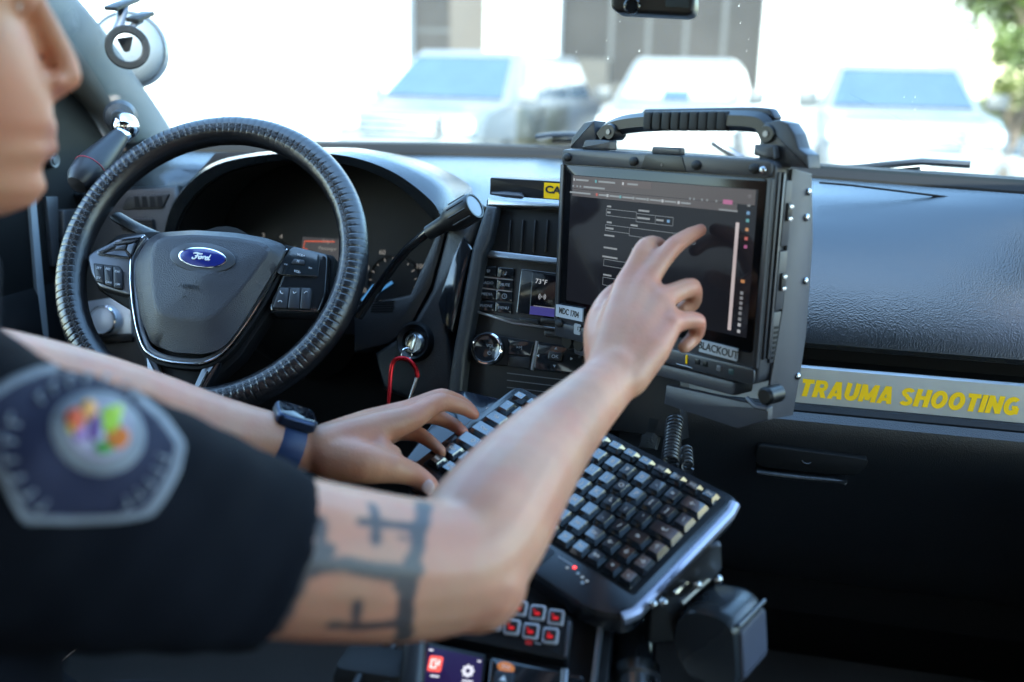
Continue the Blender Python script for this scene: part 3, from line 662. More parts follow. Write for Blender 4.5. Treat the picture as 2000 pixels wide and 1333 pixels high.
# lower spoke legs
bm = B(); prism(bm, rnd(wp([(286, 690), (306, 706), (318, 745), (330, 775), (300, 765), (290, 740)], .0), .002), -.012, .002, .002); part('lower_spoke', bm, m_dsilver, wheel, FW.M)
bm = B(); prism(bm, rnd(wp([(398, 715), (412, 708), (440, 690), (425, 720), (400, 765), (380, 790), (366, 785)], .0), .002), -.012, .002, .002); part('lower_spoke', bm, m_gloss, wheel, FW.M)
bm = B(); prism(bm, wp([(404, 725), (407, 726), (385, 770), (382, 769)], .003), -.002, .003); part('spoke_edge', bm, m_chrome, wheel, FW.M)
bm = B(); prism(bm, rnd(wp([(300, 702), (420, 712), (395, 742), (385, 770), (330, 770), (312, 735)], -.012), .003), -.022, -.010, .002); part('spoke_recess', bm, m_flat, wheel, FW.M)
# left and right pods
bm = B(); prism(bm, rnd(wp([(168, 500), (186, 487), (240, 462), (281, 455), (284, 466), (264, 492), (258, 520), (260, 575), (250, 578), (192, 562), (176, 535)], .006), .006), -.02, .006, .004, 3); part('spoke_pod', bm, m_dsilver, wheel, FW.M)
bm = B(); prism(bm, rnd(wp([(564, 490), (574, 480), (641, 496), (640, 520), (636, 575), (622, 612), (528, 610), (524, 600), (548, 545)], .006), .006), -.02, .006, .004, 3); part('spoke_pod', bm, m_gloss, wheel, FW.M)
def wplate(nm, pts, m, h0, h1, bev=.0008, r=.002, lab=None):
    b = B(); p = wp(pts, h1); prism(b, rnd(p, r, 3) if r else p, h0, h1, bev); return part(nm, b, m, wheel, FW.M, label=lab)
m_btn = mat('button_black', (.018, .019, .023), .35)
m_wp = mat('button_print', (.55, .56, .6), .5)
# left: five-way pad
wplate('five_way_pad', [(188, 492), (230, 468), (276, 462), (266, 482), (254, 506), (190, 498)], m_gloss, .004, .008)
for nm, pts in (('pad_button', [(222, 474), (268, 466), (262, 472), (228, 478)]), ('pad_button', [(192, 492), (218, 476), (222, 482), (200, 494)]), ('pad_button', [(228, 480), (246, 478), (243, 487), (224, 488)]), ('pad_button', [(200, 496), (224, 490), (243, 490), (252, 503)]), ('pad_button', [(250, 478), (264, 474), (256, 498), (247, 488)])):
    wplate(nm, pts, mat('pad_grey', (.06, .064, .075), .3, metal=.3), .006, .0105, .0008, .001)
wplate('cruise_bezel', [(182, 514), (232, 520), (240, 530), (240, 566), (232, 567), (186, 550)], m_flat, .004, .0075)
for i, (pts, s, q) in enumerate([([(184, 516), (201, 518), (203, 554), (187, 549)], 'SET', (193, 524)), ([(203, 518), (219, 520), (220, 560), (205, 555)], 'RES', (211, 526)), ([(221, 520), (231, 522), (238, 530), (238, 564), (222, 561)], 'ON', (229, 531))]):
    wplate('cruise_button', pts, m_btn, .006, .010)
    text('button_text', s, .0042, m_wp, wheel, at(FW, *q, .0103, -.1))
for s, q in (('SET', (192, 543)), ('CAN', (212, 552)), ('OFF', (230, 556))): text('button_text', s, .0038, m_wp, wheel, at(FW, *q, .0103, -.1))
# right: media pad and phone keys
wplate('media_pad', [(565, 488), (574, 482), (622, 496), (624, 506), (620, 541), (548, 537), (540, 532), (552, 508)], mat('media_gloss', (.012, .016, .02), .16, coat=.4), .004, .0085)
wplate('media_button', [(574, 505), (594, 508), (594, 517), (568, 515)], m_btn, .007, .010)
for s, q in (('<<', (558, 517)), ('>>', (606, 524)), ('VOL+', (588, 499)), ('VOL-', (581, 531)), ('M', (582, 511))): text('button_text', s, .0042, m_wp, wheel, at(FW, *q, .0103, -.12))
wplate('phone_bezel', [(545, 560), (608, 562), (611, 572), (606, 606), (530, 603), (532, 585)], m_flat, .004, .0075)
for pts in ([(546, 562), (565, 563), (560, 602), (532, 601)], [(567, 563), (587, 563), (584, 603), (562, 602)], [(589, 563), (606, 563), (608, 572), (604, 604), (586, 603)]): wplate('phone_button', pts, m_btn, .006, .0095)
for (px, py), pts in {(550, 571): [(-.002, .0015), (-.0012, -.0008), (.0012, -.0018), (.002, -.001)], (547, 589): [(-.0024, -.0006), (-.0012, .0008), (.0012, .0008), (.0024, -.0006)], (575, 572): [(-.002, .001), (0, -.001), (.002, .001)], (597, 572): [(-.0018, -.001), (.0, .0015), (.002, .001)]}.items():
    b = B(); tube(b, [(x, y, 0) for x, y in pts], .0006, 5); part('key_symbol', b, m_wp, wheel, at(FW, px, py, .0099))
# emblem: recess, white oval, blue oval, script
hE = .0262
def oval(c, a, b_, h0, h1, m, nm, lab=None):
    u, v = FW.uv(*c, h1); ang = -.03
    b = B(); prism(b, ell(u, v, a, b_, 48, ang), h0, h1, .0008); return part(nm, b, m, wheel, FW.M, label=lab)
ua = FW.uv(443, 503, hE)[0] - FW.uv(347, 503, hE)[0]
oval((395, 503), ua * .68, ua * .305, .015, hE + .0028, mat('emblem_ring', (.05, .055, .065), .3), 'emblem_surround')
oval((395, 503), ua * .5, ua * .208, .02, hE + .0040, m_chrome, 'emblem_rim')
oval((395, 503), ua * .472, ua * .188, .02, hE + .0046, mat('emblem_blue', (.012, .02, .16), .2, coat=.5), 'emblem', 'blue oval emblem with the script word Ford')
eu, ev = FW.uv(395, 503, hE + .0046)
S = ua * .001 * 9.4
strokes = [  # flowing script, units of about a millimetre
    [(-3.9, 1.0), (-3.6, 1.35), (-2.6, 1.55), (-1.6, 1.35), (-.6, 1.4), (-.3, 1.65)],
    [(-2.0, 1.35), (-2.15, .6), (-2.4, -.3), (-2.8, -1.0), (-3.5, -1.15), (-3.9, -.75), (-3.6, -.45)],
    [(-3.0, .15), (-2.2, .3), (-1.5, .35)],
    [(-.5, .3), (-1.1, .25), (-1.4, -.4), (-1.0, -.85), (-.4, -.5), (-.25, .05), (-.6, .35), (-.1, .2), (.35, .25)],
    [(.35, .25), (.45, .3), (.35, -.3), (.25, -.8)], [(.38, -.1), (.75, .3), (1.15, .35), (1.2, .1)],
    [(2.6, .1), (2.1, .35), (1.55, .1), (1.45, -.5), (1.8, -.85), (2.3, -.5), (2.65, .2), (3.1, 1.55)], [(2.65, .2), (2.55, -.5), (2.8, -.85), (3.3, -.5)]]
b = B()
for s_ in strokes:
    p = spline([(x * .00158 * ua / .03 / 2.05 * 2, y * .00158 * ua / .03 / 2.05 * 2 * .92, 0) for x, y in s_], 24)
    tube(b, p, [.00056 * ua / .03 * (.55 + .45 * math.sin(PI * min(1, max(0, i / len(p))))) for i in range(len(p))], 6)
part('emblem_script', b, m_white, wheel, FW.M @ T(eu, ev, hE + .0047) @ Matrix.Rotation(-.04, 4, 'Z'))
u, v = FW.uv(369, 560, .0295)
text('airbag_text', 'AIRBAG', .0078, m_ink, wheel, FW.M @ T(u, v, .0293) @ Matrix.Rotation(-.03, 4, 'Z'))
u, v = FW.uv(360, 580, .0295); b = B(); tube(b, [(-.003, .001, 0), (-.001, -.001, 0), (.001, .0012, 0), (.003, -.0005, 0)], .0004, 4); part('airbag_symbol', b, m_ink, wheel, FW.M @ T(u, v, .0292))

# ================================================================== rugged tablet in its dock
FT = Frame((-0.219, 1.1851, 1.3248), (0.816, -0.5772, 0.0289), (-0.5779, -0.8153, 0.0335))
TW, TH = .299, .228
tab = thing('rugged_tablet', 'rugged black tablet computer with a carry handle, standing in its dock', 'tablet', FT.M @ T(TW / 2, -TH, 0))
def tp(nm, b, m, lab=None, par=None, smooth=True): return part(nm, b, m, par or tab, FT.M, label=lab, smooth=smooth)
b = B(); prism(b, rrect(TW / 2, -TH / 2, TW, TH, .012), -.030, 0, .003, 3, .003); tp('body', b, m_magalloy)
# front bezel steps: top and bottom bars with the screen panel between
b = B(); prism(b, rrect(TW / 2, -.0095, TW - .006, .017, .006), -.002, .003, .0015); tp('top_bar', b, m_magalloy)
b = B(); prism(b, rrect(TW / 2, -TH + .010, TW - .006, .018, .006), -.002, .003, .0015); tp('bottom_bar', b, m_magalloy)
for u in (.004, TW - .004):
    b = B(); prism(b, rrect(u, -TH / 2, .006, TW * .64, .002), -.002, .0025, .001); tp('side_bar', b, m_magalloy)
b = B(); prism(b, rrect(TW / 2, -.107, TW - .016, .176, .006), -.001, .0012, .0006); tp('screen_frame', b, mat('screen_border', (.004, .004, .005), .12, spec=.3))
su0, sv0 = .020, -.030; SW, SH = .262, .150
b = B(); prism(b, rect(su0 + SW / 2, sv0 - SH / 2, SW, SH), .0012, .0016)
scr = tp('screen', b, mat('screen_glass', (.004, .005, .007), .09, emit=(.10, .10, .13), estr=.007, var=.05, spec=.25), 'dark glass screen showing a dim web form', smooth=False)
def sp(nm, cx_, cy_, w_, h_, m, z=.0016):    # screen things: x, y in fractions of the screen
    b = B(); prism(b, rect(su0 + cx_ * SW, sv0 - cy_ * SH, w_ * SW, h_ * SH), z, z + .00012); return part(nm, b, m, scr, FT.M, smooth=False)
g_tab = glow('tab_bar_violet', (.20, .10, .13), .030); g_line = glow('form_line', (.35, .36, .40), .07); g_txt = glow('form_text', (.55, .55, .58), .065)
g_pink = glow('screen_pink', (.75, .15, .40), .09); g_blue = glow('screen_blue', (.20, .45, .80), .10); g_or = glow('screen_orange', (.85, .35, .12), .10); g_dot = glow('screen_dot', (.75, .75, .78), .10); g_red = glow('screen_red', (.80, .12, .10), .10); g_teal = glow('screen_teal', (.15, .55, .60), .09); g_field = glow('field_dark', (.05, .055, .07), .02)
sp('tab_band', .50, .055, .98, .10, g_tab); sp('active_tab', .39, .035, .17, .05, glow('tab_active', (.26, .13, .15), .035), .0018); sp('bookmark_band', .46, .135, .90, .055, g_tab)
for x, w_ in ((.07, .08), (.22, .10), (.37, .06)): sp('tab_title', x, .035, w_, .014, g_txt, .0020)
sp('tab_icon', .155, .035, .010, .022, g_teal, .0020); sp('tab_icon', .315, .035, .010, .02, g_dot, .0020); sp('tab_icon', .02, .035, .008, .02, g_dot, .0020)
sp('address_text', .145, .085, .13, .014, g_txt, .0018)
for x in (.015, .04, .06): sp('nav_icon', x, .085, .010, .014, g_txt, .0018)
for i, (x, w_) in enumerate(((.06, .13), (.20, .05), (.27, .06), (.345, .06), (.42, .06), (.50, .06), (.58, .06), (.66, .05))):
    sp('bookmark', x, .135 , w_, .013, g_txt, .0018)
    if i: sp('bookmark_icon', x - w_ / 2 - .012, .135, .011, .022, (g_red, g_dot, g_teal, g_txt, g_txt, g_dot, g_dot)[i - 1], .0018)
for x in (.68, .70, .74, .765, .81): sp('tool_icon', x, .10, .008, .014, g_txt, .0018)
sp('profile_badge', .865, .10, .045, .03, g_pink, .0018); sp('status_text', .87, .155, .09, .01, g_txt, .0018)
def outline(x0, y0, x1, y1):
    for a in ((x0, (y0 + y1) / 2, .002, y1 - y0), (x1, (y0 + y1) / 2, .002, y1 - y0), ((x0 + x1) / 2, y0, x1 - x0, .004), ((x0 + x1) / 2, y1, x1 - x0, .004)): sp('field_edge', *a, g_line)
outline(.225, .235, .40, .285); outline(.40, .245, .505, .305); outline(.505, .245, .60, .305); outline(.225, .355, .365, .40); outline(.365, .355, .72, .415); outline(.225, .62, .46, .67); outline(.225, .76, .46, .82)
for x, y, w_ in ((.24, .215, .025), (.44, .22, .06), (.245, .335, .03), (.39, .335, .04), (.25, .435, .06), (.26, .53, .08), (.40, .51, .03), (.26, .60, .09), (.25, .74, .05)): sp('field_label', x, y, w_, .013, g_txt)
for x, y, w_ in ((.24, .26, .02), (.44, .275, .07), (.53, .275, .04), (.25, .38, .045)): sp('field_value', x, y, w_, .014, g_txt)
sp('calendar_icon', .575, .275, .014, .02, g_blue)
sp('scroll_bar', .918, .60, .016, .74, glow('scroll_pale', (.60, .50, .50), .16))
for y, m in zip((.05, .105, .16, .21, .27, .33, .385, .62, .70, .735, .77, .805, .84, .88, .92, .965), (g_dot, g_txt, g_blue, g_teal, g_or, g_red, g_pink, g_or, g_txt, g_txt, g_txt, g_txt, g_txt, g_txt, g_dot, g_dot)):
    sp('side_icon', .963, y, .014 if y not in (.62,) else .018, .022, m)
# bumpers / screws on the front
for u, v in ((.014, -.010), (.118, -.010), (.205, -.010), (TW - .022, -.010), (.012, -TH + .018)):
    b = B(); ball(b, (u, v, .004), (.0062, .0052, .004), 14, 8); tp('bumper', b, m_rubber)
b = B(); ball(b, (TW - .012, -.011, .004), (.0042, .0042, .003), 12, 8); tp('bezel_screw', b, m_steel)
b = B(); prism(b, rnd([(.135, -.001), (.185, -.001), (.192, -.018), (.128, -.018)], .003), .001, .0042, .001); tp('camera_housing', b, m_black)
b = B(); lathe(b, [(.0015, 0), (.0015, .0005), (0, .0005)], 12, T(.159, -.012, .0042)); tp('camera_lens', b, m_gloss)
b = B(); box(b, (.16, .003, -.004), (.040, .008, .010), .002); tp('latch_tab', b, m_magalloy)
def sticker(nm, pts, s, size, rot, sx):
    b = B(); p = FT.poly(pts, .0036); prism(b, p, .0012, .0036, 0); st = tp(nm, b, mat('label_paper', (.40, .42, .47), .5, var=.05), smooth=False)
    cx_ = sum(q[0] for q in p) / 4; cy_ = sum(q[1] for q in p) / 4
    text('sticker_text', s, size, m_ink, st, FT.M @ T(cx_, cy_, .0038) @ Matrix.Rotation(rot, 4, 'Z'), sx=sx, bold=.0002)
sticker('name_sticker', [(1086, 595), (1138, 604), (1137, 629), (1085, 618)], 'MDC 1704', .0105, -.03, .72)
sticker('key_sticker', [(1367, 664), (1440, 682), (1438, 706), (1365, 687)], 'BLACKOUT', .0115, -.05, .86)
b = B(); prism(b, rrect(*FT.uv(1131, 643), .011, .013, .002), .002, .0034, 0); prism(b, rrect(*FT.uv(1131, 643), .008, .010, .002), .0034, .0037, 0); tp('window_key', b, m_grey)
b = B(); tube(b, [(-.0022, -.002, 0), (-.0022, .002, 0), (.0022, .0024, 0), (.0022, -.0012, 0), (0, -.003, 0)], .0005, 4); part('key_mark', b, m_ink, tab, at(FT, 1131, 643, .0038))
for px, py, m in ((1345, 702, m_yellow), (1366, 706, m_black), (1381, 710, m_black), (1408, 719, mat('key_grey', (.10, .10, .11), .5)), (1432, 726, mat('led_teal', (.02, .05, .055), .4))):
    b = B(); u, v = FT.uv(px, py); prism(b, rrect(u, v, .0025 if m is m_yellow else .006, .010 if m is m_yellow else .006, .001), .002, .0042, .0006); tp('front_key', b, m)
b = B(); tube(b, [(*FT.uv(x, y), .0035) for x, y in ((1325, 710), (1345, 715), (1356, 719))], .0006, 4); tp('key_line', b, m_grey)
# right flank: port doors
RS = Matrix.Translation((TW, 0, 0))
def flank(nm, v0, v1, d0, d1, t, m, bev=.001):
    b = B(); box(b, (TW + t / 2, (v0 + v1) / 2, (d0 + d1) / 2), (t, abs(v1 - v0), abs(d1 - d0)), bev); return tp(nm, b, m)
flank('flank_rib', -.012, -.20, -.003, -.006, .003, m_magalloy); flank('flank_rib', -.012, -.20, -.010, -.0125, .004, m_dsilver)
for v0, v1 in ((-.02, -.085), (-.09, -.15)):
    flank('port_door', v0, v1, -.014, -.028, .004, m_magalloy); flank('door_latch', v0 - .022, v0 - .040, -.017, -.025, .007, m_black); flank('latch_bar', v0 - .024, v0 - .028, -.018, -.0245, .0085, m_steel); flank('latch_bar', v0 - .036, v0 - .040, -.018, -.0245, .0085, m_steel)
vt = flank('speaker_vent', -.152, -.205, -.014, -.028, .003, m_magalloy)
for i in range(7): b = B(); box(b, (TW + .0032, -.168 - i * .0052, -.021), (.001, .0026, .009)); tp('vent_slot', b, m_flat, smooth=False)
# handle with brackets
def bracket(u, w_, tall, nm):
    p = [(u - w_, .0), (u + w_, .0), (u + w_, tall * .45), (u + w_ * .45, tall), (u - w_ * .5, tall), (u - w_, tall * .7)]
    b = B(); prism(b, rnd(p, .003), -.034, -.006, .003, 2, .003); return tp(nm, b, m_magalloy)
for pts, nm in (([(1113, 290), (1116, 270), (1140, 240), (1160, 236), (1165, 290)], 'handle_bracket'), ([(1480, 320), (1484, 262), (1492, 240), (1520, 234), (1538, 240), (1552, 262), (1560, 290), (1577, 302), (1580, 330)], 'handle_bracket')):
    b = B(); prism(b, rnd(FT.poly(pts, -.012), .0012), -.034, -.012, .002, 2, .002); tp(nm, b, m_magalloy)
for pts in ([(1135, 292), (1142, 274), (1165, 273), (1190, 275), (1190, 294)], [(1471, 304), (1472, 282), (1510, 284), (1512, 312)]):
    b = B(); prism(b, rnd(FT.poly(pts, -.002), .002), -.014, -.002, .002); tp('hinge_block', b, m_magalloy)
hpts = spline([(*FT.uv(x, y, -.022), -.022) for x, y in [(1178, 268), (1190, 255), (1215, 245), (1262, 239), (1340, 236), (1425, 236), (1470, 238), (1490, 244), (1500, 262)]], 40)
b = B(); tube(b, hpts, .0105, 6, flat=.9); hd = tp('carry_handle', b, m_black)
b = B(); prism(b, rnd(FT.poly([(1205, 236), (1256, 222), (1262, 213), (1480, 209), (1508, 212), (1520, 232), (1500, 240), (1480, 226), (1262, 228)], -.030), .003), -.040, -.026, .003, 2, .002); tp('handle_plate', b, m_magalloy)
for i in range(9):
    px = 1275 + i * 18; u, v = FT.uv(px, 237, -.022); b = B(); box(b, (u, v, -.022), (.0120, .0205, .0215), .003); part('grip_rib', b, m_rubber, hd, FT.M)
for px, py in ((1190, 258), (1497, 262)):
    u, v = FT.uv(px, py, -.010); b = B(); lathe(b, [(0, 0), (.008, 0), (.0095, -.003), (.0095, -.02), (0, -.02)], 24, T(u, v, -.009)); tp('handle_pivot', b, m_black); b = B(); lathe(b, [(0, .0), (.003, 0), (.003, -.002)], 12, T(u, v, -.0075)); tp('pivot_screw', b, m_dsilver)
# dock: side cheek, back and lower plate
dock = thing('tablet_dock', 'black metal vehicle dock holding the tablet from behind and below', 'dock', FT.M @ T(TW / 2, -TH - .03, -.05))
def kp(nm, b, m=m_dock, par=None, smooth=True): return part(nm, b, m, par or dock, FT.M, smooth=smooth)
b = B(); prism(b, rrect(TW / 2, -TH / 2 - .012, TW - .02, TH - .02, .01), -.060, -.031, .004, 2, .004); kp('back_plate', b)
FR = Frame(FT.o + FT.X * (TW + .004), -FT.Z, FT.X)     # plane of the right cheek
ck = FR.poly([(1548, 330), (1586, 340), (1588, 470), (1582, 560), (1574, 660), (1562, 740), (1549, 812), (1500, 820), (1502, 770), (1530, 600), (1540, 450)])
b = B(); prism(b, ck, -.003, .0, .0008); part('side_cheek', b, m_dock, dock, FR.M)
for px, py in ((1572, 549), (1578, 375), (1574, 425), (1557, 735)):
    u, v = FR.uv(px, py); b = B(); ball(b, (u, v, .001), (.004, .004, .0025), 12, 8); part('dock_screw', b, m_steel, dock, FR.M)
b = B(); prism(b, rnd(FT.poly([(1300, 752), (1500, 796), (1500, 822), (1440, 838), (1296, 790)], -.012), .002), -.020, -.012, .002); kp('lower_plate', b)
b = B(); box(b, (TW / 2, -TH - .010, -.022), (TW * .8, .016, .036), .004); kp('foot_rail', b)
u, v = FT.uv(1492, 775, .004); b = B(); lathe(b, [(0, .004), (.007, .004), (.0095, .001), (.0095, -.02), (0, -.02)], 24, T(u, v, 0)); kp('lock_knob', b, m_black)
b = B(); tube(b, [(u - .02, v - .006, .004), (u - .008, v - .012, .006), (u + .006, v - .012, .004)], .0025, 8); kp('lock_lever', b, m_dsilver)
for u in (.01, .03): b = B(); lathe(b, [(0, .004), (.008, .004), (.010, 0), (.010, -.03), (0, -.03)], 20, T(u + .01, -TH - .004, -.006)); kp('support_foot', b, m_black)
# stem that carries the dock
b = B(); q0 = FT.M @ Vector((TW * .30, -TH * .45, -.058)); tube(b, [q0, q0 + Vector((.03, .08, -.01)), q0 + Vector((.03, .20, -.03))], [.030, .026, .026], 16); part('dock_arm', b, m_flat, dock, I4)

# ================================================================== keyboard
KO, KX, KZ = Vector((-0.2388, 1.0665, 1.0636)), Vector((0.8686, -0.4635, -0.175)), Vector((-0.0199, -0.3856, 0.9224))
FB = Frame(KO, KX, KZ); KW, KH = .295, .18
kb = thing('keyboard', 'black backlit rugged keyboard tilted towards the driver under the reaching arm', 'keyboard', FB.M @ T(KW / 2, -KH / 2, -.03))
m_kbase = mat('keyboard_case', (.009, .010, .013), .24, bump=.15, bscale=800, spec=.8)
b = B(); prism(b, rnd([(0, 0), (KW, 0), (KW, -KH), (KW - .03, -KH - .014), (.03, -KH - .014), (0, -KH)], .012), -.030, -.004, .004, 3, .004); part('case_bottom', b, m_kbase, kb, FB.M)
b = B(); prism(b, rnd([(0, 0), (KW, 0), (KW, -KH), (KW - .03, -KH - .014), (.03, -KH - .014), (0, -KH)], .012), -.004, 0, .002); part('case_top', b, m_kbase, kb, FB.M)
b = B(); tube(b, [(KW - .001, -.008, -.002), (KW + .0015, -.02, -.004), (KW + .0015, -KH + .01, -.004), (KW - .004, -KH - .002, -.004)], .006, 10); part('edge_trim', b, mat('edge_satin', (.30, .30, .36), .28, metal=.7), kb, FB.M)
b = B(); prism(b, rrect(KW / 2, -.0840, KW - .018, .149, .004), -.004, .0006, .0004); part('key_well', b, m_flat, kb, FB.M)
rowsK = [  # (y of row centre, key height, [(legend, width in units)])
    (-.0190, .0135, [(s, .98) for s in ('Esc', 'F1', 'F2', 'F3', 'F4', 'F5', 'F6', 'F7', 'F8', 'F9', 'F10', 'F11', 'F12', 'Del')]),
    (-.0405, .0188, [('`', 1)] + [(s, 1) for s in '1234567890-='] + [('\u2190', 1.55)]),
    (-.0622, .0188, [('Tab', 1.5)] + [(s, 1) for s in 'QWERTYUIOP[]'] + [('\\', 1.05)]),
    (-.0839, .0188, [('Caps', 1.75)] + [(s, 1) for s in "ASDFGHJKL;'"] + [('\u21b5', 1.8)]),
    (-.1056, .0188, [('\u21e7', 2.2)] + [(s, 1) for s in 'ZXCVBNM,./'] + [('Sh', 1.35), ('\u2191', 1)]),
    (-.1273, .0188, [('Ctrl', 1.2), ('Fn', 1), ('Win', 1), ('Alt', 1.1), ('', 5.0), ('Alt', 1.1), ('Ctr', 1.1), ('\u2190', 1), ('\u2193', 1), ('\u2192', 1)]),
    (-.1480, .0165, [('Hm', 1), ('End', 1), ('PgU', 1), ('PgD', 1), ('', 5.4), ('Pr', 1), ('Scr', 1), ('Brk', 1), ('+', 1), ('-', 1)])]
m_key = mat('keycap', (.008, .010, .013), .15, bump=.1, bscale=900, spec=1.0, coat=1.0)
m_leg = glow('key_legend', (.75, .85, .92), .05)
keymesh = {}; legmesh = {}
def keycap(w_, h_):
    k = (round(w_, 4), round(h_, 4))
    if k not in keymesh:
        b = B(); lo = rect(0, 0, w_, h_); hi = rect(-.0005, .0005, w_ - .0054, h_ - .0054)
        r0 = [b.verts.new((*q, 0)) for q in lo]; r1 = [b.verts.new((*q, .0022)) for q in inset(lo, .0003)]; r2 = [b.verts.new((*q, .0074)) for q in hi]
        loop_faces(b, r0, r1); loop_faces(b, r1, r2); b.faces.new(r2); b.faces.new(r0[::-1])
        bmesh.ops.recalc_face_normals(b, faces=b.faces); me = bpy.data.meshes.new('key'); b.to_mesh(me); b.free(); me.materials.append(m_key); keymesh[k] = me
    return keymesh[k]
U = (KW - .026) / 14
for yk, hk, ks in rowsK:
    tot = sum(k[1] for k in ks); sc_ = (KW - .026) / tot; x = .013
    for s, w_ in ks:
        w2 = w_ * sc_; o = bpy.data.objects.new('key', keycap(w2 - .0026, hk)); COL.objects.link(o); Mk = FB.M @ T(x + w2 / 2, yk, .0006)
        o.parent = kb; o.matrix_basis = MW[kb.name].inverted() @ Mk; MW[o.name] = Mk
        if s:
            if s not in legmesh:
                legmesh[s] = text_mesh(s, .0075 if len(s) == 1 else .0048, ext=.00005, bold=.00016); legmesh[s].materials.append(m_leg)
            l_ = bpy.data.objects.new('key_legend', legmesh[s]); COL.objects.link(l_); l_.parent = o; l_.matrix_basis = T(-.0006, .0006, .0075); MW[l_.name] = Mk @ T(0, 0, .0075)
        x += w2
b = B(); prism(b, rrect(.150, -.1745, .095, .024, .004), -.001, .0010, .0005); part('touchpad', b, mat('touchpad_grey', (.02, .026, .034), .35), kb, FB.M)
b = B(); prism(b, rrect(.212, -.1655, .018, .0010, .0004), 0, .0006); part('badge_line', b, m_grey, kb, FB.M)
for i, (u, v, m) in enumerate(((.224, -.1665, glow('led_red', (1, .05, .05), .9)), (.219, -.171, m_leg), (.231, -.170, m_grey), (.237, -.171, m_leg), (.243, -.172, m_leg), (.241, -.176, m_grey))):
    b = B(); ball(b, (u, v, .0008), (.0018, .0018, .0006), 10, 6); part('status_light', b, m, kb, FB.M)
# keyboard mount: plate, hinge bracket, pole
mount = thing('keyboard_mount', 'black pole mount with bolted hinge plates carrying the keyboard', 'mount', T(*P(1240, 1330, .93)))
b = B(); box(b, (KW * .55, -KH * .5, -.036), (.16, .12, .010), .003, FB.M); part('mount_plate', b, m_dock, mount, I4)
FH = Frame(FB.M @ Vector((KW * .97, -.13, -.045)), FB.Y, (FB.X * .75 - FB.Z * .2 - FB.Y * .55))
for dz, m in ((0, m_dock), (.012, m_dsilver)):
    b = B(); prism(b, rnd(FH.poly([(1305, 1150), (1388, 1070), (1408, 1066), (1410, 1110), (1395, 1130), (1330, 1190), (1300, 1180)], dz), .002), dz - .004, dz, .001); part('hinge_bracket', b, m, mount, FH.M)
b = B(); tube(b, [P(1318, 1158, .87), P(1384, 1096, .90)], .0022, 8); part('hinge_rod', b, m_steel, mount, I4)
b = B(); tube(b, [P(1330, 1178, .865), P(1396, 1118, .89)], .0028, 8); part('hinge_rod', b, m_dsilver, mount, I4)
for px, py in ((1398, 1076), (1276, 1180), (1402, 1132), (1296, 1177), (1362, 1142)):
    b = B(); ball(b, P(px, py, .872), .0042, 12, 8); part('hinge_bolt', b, m_steel, mount, I4)
b = B(); tube(b, [P(1245, 1150, .98), P(1240, 1225, .945), P(1238, 1300, .92)], [.018, .020, .020], 20); part('pole_clamp', b, m_gloss, mount, I4)
p0 = P(1242, 1308, .915); b = B(); lathe(b, [(0, .006), (.016, .006), (.022, .002), (.0225, -.008), (.018, -.010), (.018, -.2), (0, -.2)], 28, axis_m(p0, (P(1240, 1220, .945) - p0))); part('pole_collar', b, m_steel, mount, I4)
b = B(); prism(b, rnd([(-.02, -.012), (.02, -.012), (.022, .03), (-.014, .034)], .006), -.012, .012, .004, 2, .004); part('pole_knuckle', b, m_flat, mount, axis_m(P(1300, 1225, .90), Vector((.3, -.8, .3))))
# hand microphone on its clip
mic = thing('radio_microphone', 'black hand microphone with ribbed grille hanging below the keyboard', 'microphone', T(*P(1430, 1240, .86)))
Q = P(1440, 1228, .845); XA = P(1507, 1160, .90) - Q; YA = P(1364, 1178, .885) - Q; ZA = P(1447, 1312, .855) - Q
XA = XA.normalized(); ZA = (ZA - XA * ZA.dot(XA)).normalized(); YA = XA.cross(ZA) * (1 if XA.cross(ZA).dot(YA) > 0 else -1)
MM = Matrix(((XA.x, YA.x, -ZA.x, Q.x), (XA.y, YA.y, -ZA.y, Q.y), (XA.z, YA.z, -ZA.z, Q.z), (0, 0, 0, 1)))
lx, ly, lz = .058, .054, .058       # x: along the grille, y: into the body, -z: down
b = B(); prof_m = rnd([(0, 0), (ly * .25, .011), (ly * .85, .010), (ly * 1.15, -.006), (ly * 1.25, -lz * .5), (ly * 1.0, -lz * 1.05), (ly * .3, -lz * 1.15), (0, -lz * .92)], .008, 4)
rows_ = []
for x, k in ((0, .88), (.004, .96), (.010, 1.0), (lx - .010, 1.0), (lx - .004, .96), (lx, .88)):
    c = Vector((ly * .6, -lz * .5)); rows_.append([Vector((x, c.x + (q[0] - c.x) * k, c.y + (q[1] - c.y) * k)) for q in prof_m])
V_ = loft(b, rows_, True); b.faces.new(V_[0]); b.faces.new(V_[-1][::-1]); part('mic_body', b, mat('mic_plastic', (.024, .028, .033), .28), mic, MM)
b = B(); prism(b, rrect(lx / 2, -lz * .48, lx * .86, lz * .80, .005), -.002, .0015, .001); part('mic_face', b, mat('mic_face', (.05, .05, .065), .4), mic, MM @ Matrix(((1, 0, 0, 0), (0, 0, -1, 0), (0, 1, 0, 0), (0, 0, 0, 1))))
for i in range(16):
    b = B(); box(b, (lx / 2, -.0018, -.008 - i * .0024), (lx * .80, .0012, .0011)); part('grille_rib', b, mat('mic_rib', (.09, .09, .115), .4), mic, MM, smooth=False)
for y0 in ():
    b = B(); box(b, (lx / 2, y0, .0085), (lx * .92, .003, .003), .0012); part('body_rib', b, mat('mic_rib_edge', (.12, .13, .15), .3), mic, MM)
b = B(); box(b, (lx / 2, -.0005, .0005), (lx * .95, .003, .004), .001); part('face_edge', b, m_dsilver, mic, MM)
b = B(); tube(b, [MM @ Vector((lx * .4, ly * .5, -lz * 1.05)), MM @ Vector((lx * .4, ly * .5, -lz * 1.7))], .004, 10); part('mic_cord', b, m_grey, mic, I4)
